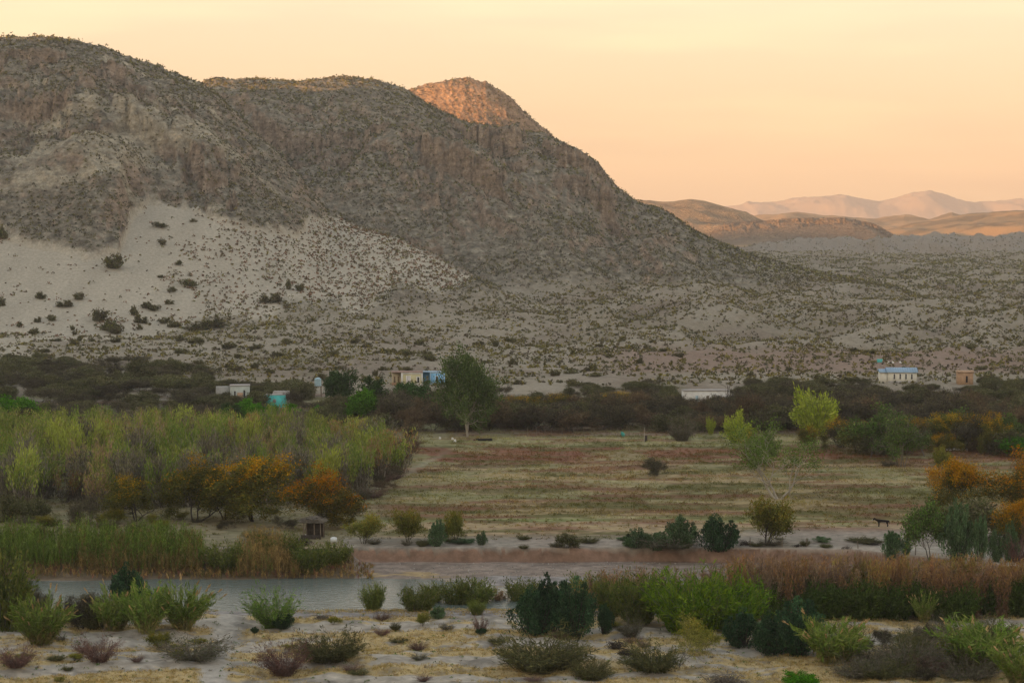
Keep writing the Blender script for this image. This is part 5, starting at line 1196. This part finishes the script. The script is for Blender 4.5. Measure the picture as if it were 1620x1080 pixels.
# brush piles and driftwood
def pile(u, v, w_, h_, lab, mat='darkbark', n_=150, seed=0, y0=80, name='brush_pile', arch=.8):
    x, y, z = at(u, v, y0); s_ = F / y; W = w_ / s_; H = h_ / s_; r_ = np.random.default_rng(seed + 5); sg = []
    for i in range(n_):
        a = r_.random() * 6.28; p = np.array([r_.normal() * W * .15, r_.normal() * W * .08, abs(r_.normal()) * H * .3]); d = np.array([math.cos(a), math.sin(a) * .5, r_.normal() * .35]); L = W * (.12 + .2 * r_.random())
        q = p + d * L; m_ = (p + q) / 2 + np.array([0, 0, L * .25]); m_[2] = min(m_[2], H); q[2] = np.clip(q[2], 0, H); sg.append((p, m_, .03, .025)); sg.append((m_, q, .025, .012))
    V, Fq = tubes_mesh(sg); o = mesh_np(name, V, Fq, M[mat]); o.location = (x, y, z); return tag(o, lab, 'brush pile')
pile(975, 1026, 40, 16, 'black heap of dead brush right of the wide broom shrub'); pile(992, 1036, 46, 10, 'low dark heap of sticks below the black brush heap', seed=2)
pile(1150, 1086, 90, 26, 'tangled pile of grey dead branches at the bottom edge', 'bark', 220, 3); pile(1178, 862, 32, 8, 'dark driftwood heap beside the round orange green bush', 'darkbark', 90, 4, 230)
pile(1262, 865, 20, 6, 'small dark driftwood heap on the pale flat', 'darkbark', 60, 5, 230); pile(480, 862, 40, 14, 'dark brush heap in front of the shelter', 'darkbark', 120, 6, 235)
pile(1385, 862, 20, 9, 'low dark brush on the rim of the flat near the grey green bush', 'darkbark', 60, 8, 235); pile(1340, 870, 20, 6, 'olive tuft heap on the pale flat by the bank', 'bark', 50, 9, 235)
pile(512, 980, 40, 8, 'low heap of drift sticks on the silt by the feathery shrub', 'bark', 90, 10)

# ------------------------------------------------------------------ light, sky, air, camera
sun = bpy.data.lights.new('sun', 'SUN'); sun.energy = 5.0; sun.angle = R(.6); sun.color = (1, .46, .15)
so = bpy.data.objects.new('sun', sun); COL.objects.link(so)
ELEV = R(4.6)
from mathutils import Vector
sd_ = Vector((SUN_AZ[0] * math.cos(ELEV), SUN_AZ[1] * math.cos(ELEV), math.sin(ELEV)))
so.rotation_euler = sd_.to_track_quat('Z', 'Y').to_euler(); so.location = (-50, -50, 120)
w = bpy.data.worlds.new('World'); sc.world = w; w.use_nodes = True; nt = w.node_tree; nt.nodes.clear()
out = N(nt, 'ShaderNodeOutputWorld'); tc = N(nt, 'ShaderNodeTexCoord'); sp = N(nt, 'ShaderNodeSeparateXYZ'); nt.links.new(tc.outputs['Generated'], sp.inputs[0])
sk = N(nt, 'ShaderNodeTexSky'); sk.sky_type = 'NISHITA'; sk.sun_disc = False; sk.sun_elevation = ELEV; sk.sun_rotation = math.atan2(SUN_AZ[0], SUN_AZ[1]); sk.dust_density = 3
b1 = N(nt, 'ShaderNodeBackground', Strength=.05); nt.links.new(sk.outputs[0], b1.inputs[0])
cr = N(nt, 'ShaderNodeValToRGB'); nt.links.new(sp.outputs[2], cr.inputs[0]); e = cr.color_ramp.elements
e[0].position = 0; e[0].color = (.88, .54, .31, 1); e[1].position = 1; e[1].color = (.30, .37, .44, 1)
for p_, c_ in ((.025, (.92, .60, .34, 1)), (.07, (.94, .67, .385, 1)), (.13, (.95, .715, .45, 1)), (.3, (.80, .72, .58, 1)), (.6, (.50, .51, .50, 1))): q = e.new(p_); q.color = c_
mp = N(nt, 'ShaderNodeMapping'); mp.inputs['Scale'].default_value = (1.4, 1.4, 13); mp.inputs['Rotation'].default_value = (0, R(3), 0); nz_ = N(nt, 'ShaderNodeTexNoise', Scale=1.6, Detail=4.0, Roughness=.5)
nt.links.new(tc.outputs['Generated'], mp.inputs[0]); nt.links.new(mp.outputs[0], nz_.inputs['Vector'])
r1 = N(nt, 'ShaderNodeMapRange'); r1.inputs[1].default_value = .47; r1.inputs[2].default_value = .58; nt.links.new(nz_.outputs[0], r1.inputs[0])
mx = N(nt, 'ShaderNodeMix', data_type='RGBA', blend_type='MULTIPLY'); nt.links.new(r1.outputs[0], mx.inputs[0]); nt.links.new(cr.outputs[0], mx.inputs[6]); mx.inputs[7].default_value = (.87, .85, .90, 1)
b2 = N(nt, 'ShaderNodeBackground', Strength=.60); nt.links.new(mx.outputs[2], b2.inputs[0])
ad = N(nt, 'ShaderNodeAddShader'); nt.links.new(b1.outputs[0], ad.inputs[0]); nt.links.new(b2.outputs[0], ad.inputs[1]); nt.links.new(ad.outputs[0], out.inputs[0])
# haze
hm = bpy.data.materials.new('haze_air'); hm.use_nodes = True; nt = hm.node_tree; nt.nodes.clear(); out = N(nt, 'ShaderNodeOutputMaterial'); pv = N(nt, 'ShaderNodeVolumePrincipled'); nt.links.new(pv.outputs[0], out.inputs['Volume'])
pv.inputs['Density'].default_value = .000115; pv.inputs['Color'].default_value = (.95, .88, .82, 1); pv.inputs['Anisotropy'].default_value = .0
HAZE = True
if HAZE: tag(MB().box(-9700, 9700, -9700, 9700, -9, 420).build('haze', hm), kind='stuff')
cam = bpy.data.cameras.new('camera'); co = bpy.data.objects.new('camera', cam); COL.objects.link(co); co.location = (0, 0, CZ); co.rotation_euler = (R(90) - PIT, 0, 0)
cam.sensor_width = 36; cam.lens = 36 * F / 1620; cam.clip_start = .5; cam.clip_end = 40000; sc.camera = co
sc.view_settings.view_transform = 'Standard'; sc.view_settings.look = 'None'; sc.view_settings.exposure = 1.1; sc.view_settings.gamma = 1
sc.render.engine = 'CYCLES'; cy = sc.cycles; cy.max_bounces = 4; cy.diffuse_bounces = 2; cy.glossy_bounces = 2; cy.transmission_bounces = 2; cy.volume_bounces = 0; cy.transparent_max_bounces = 4
cy.use_adaptive_sampling = True; cy.use_denoising = True
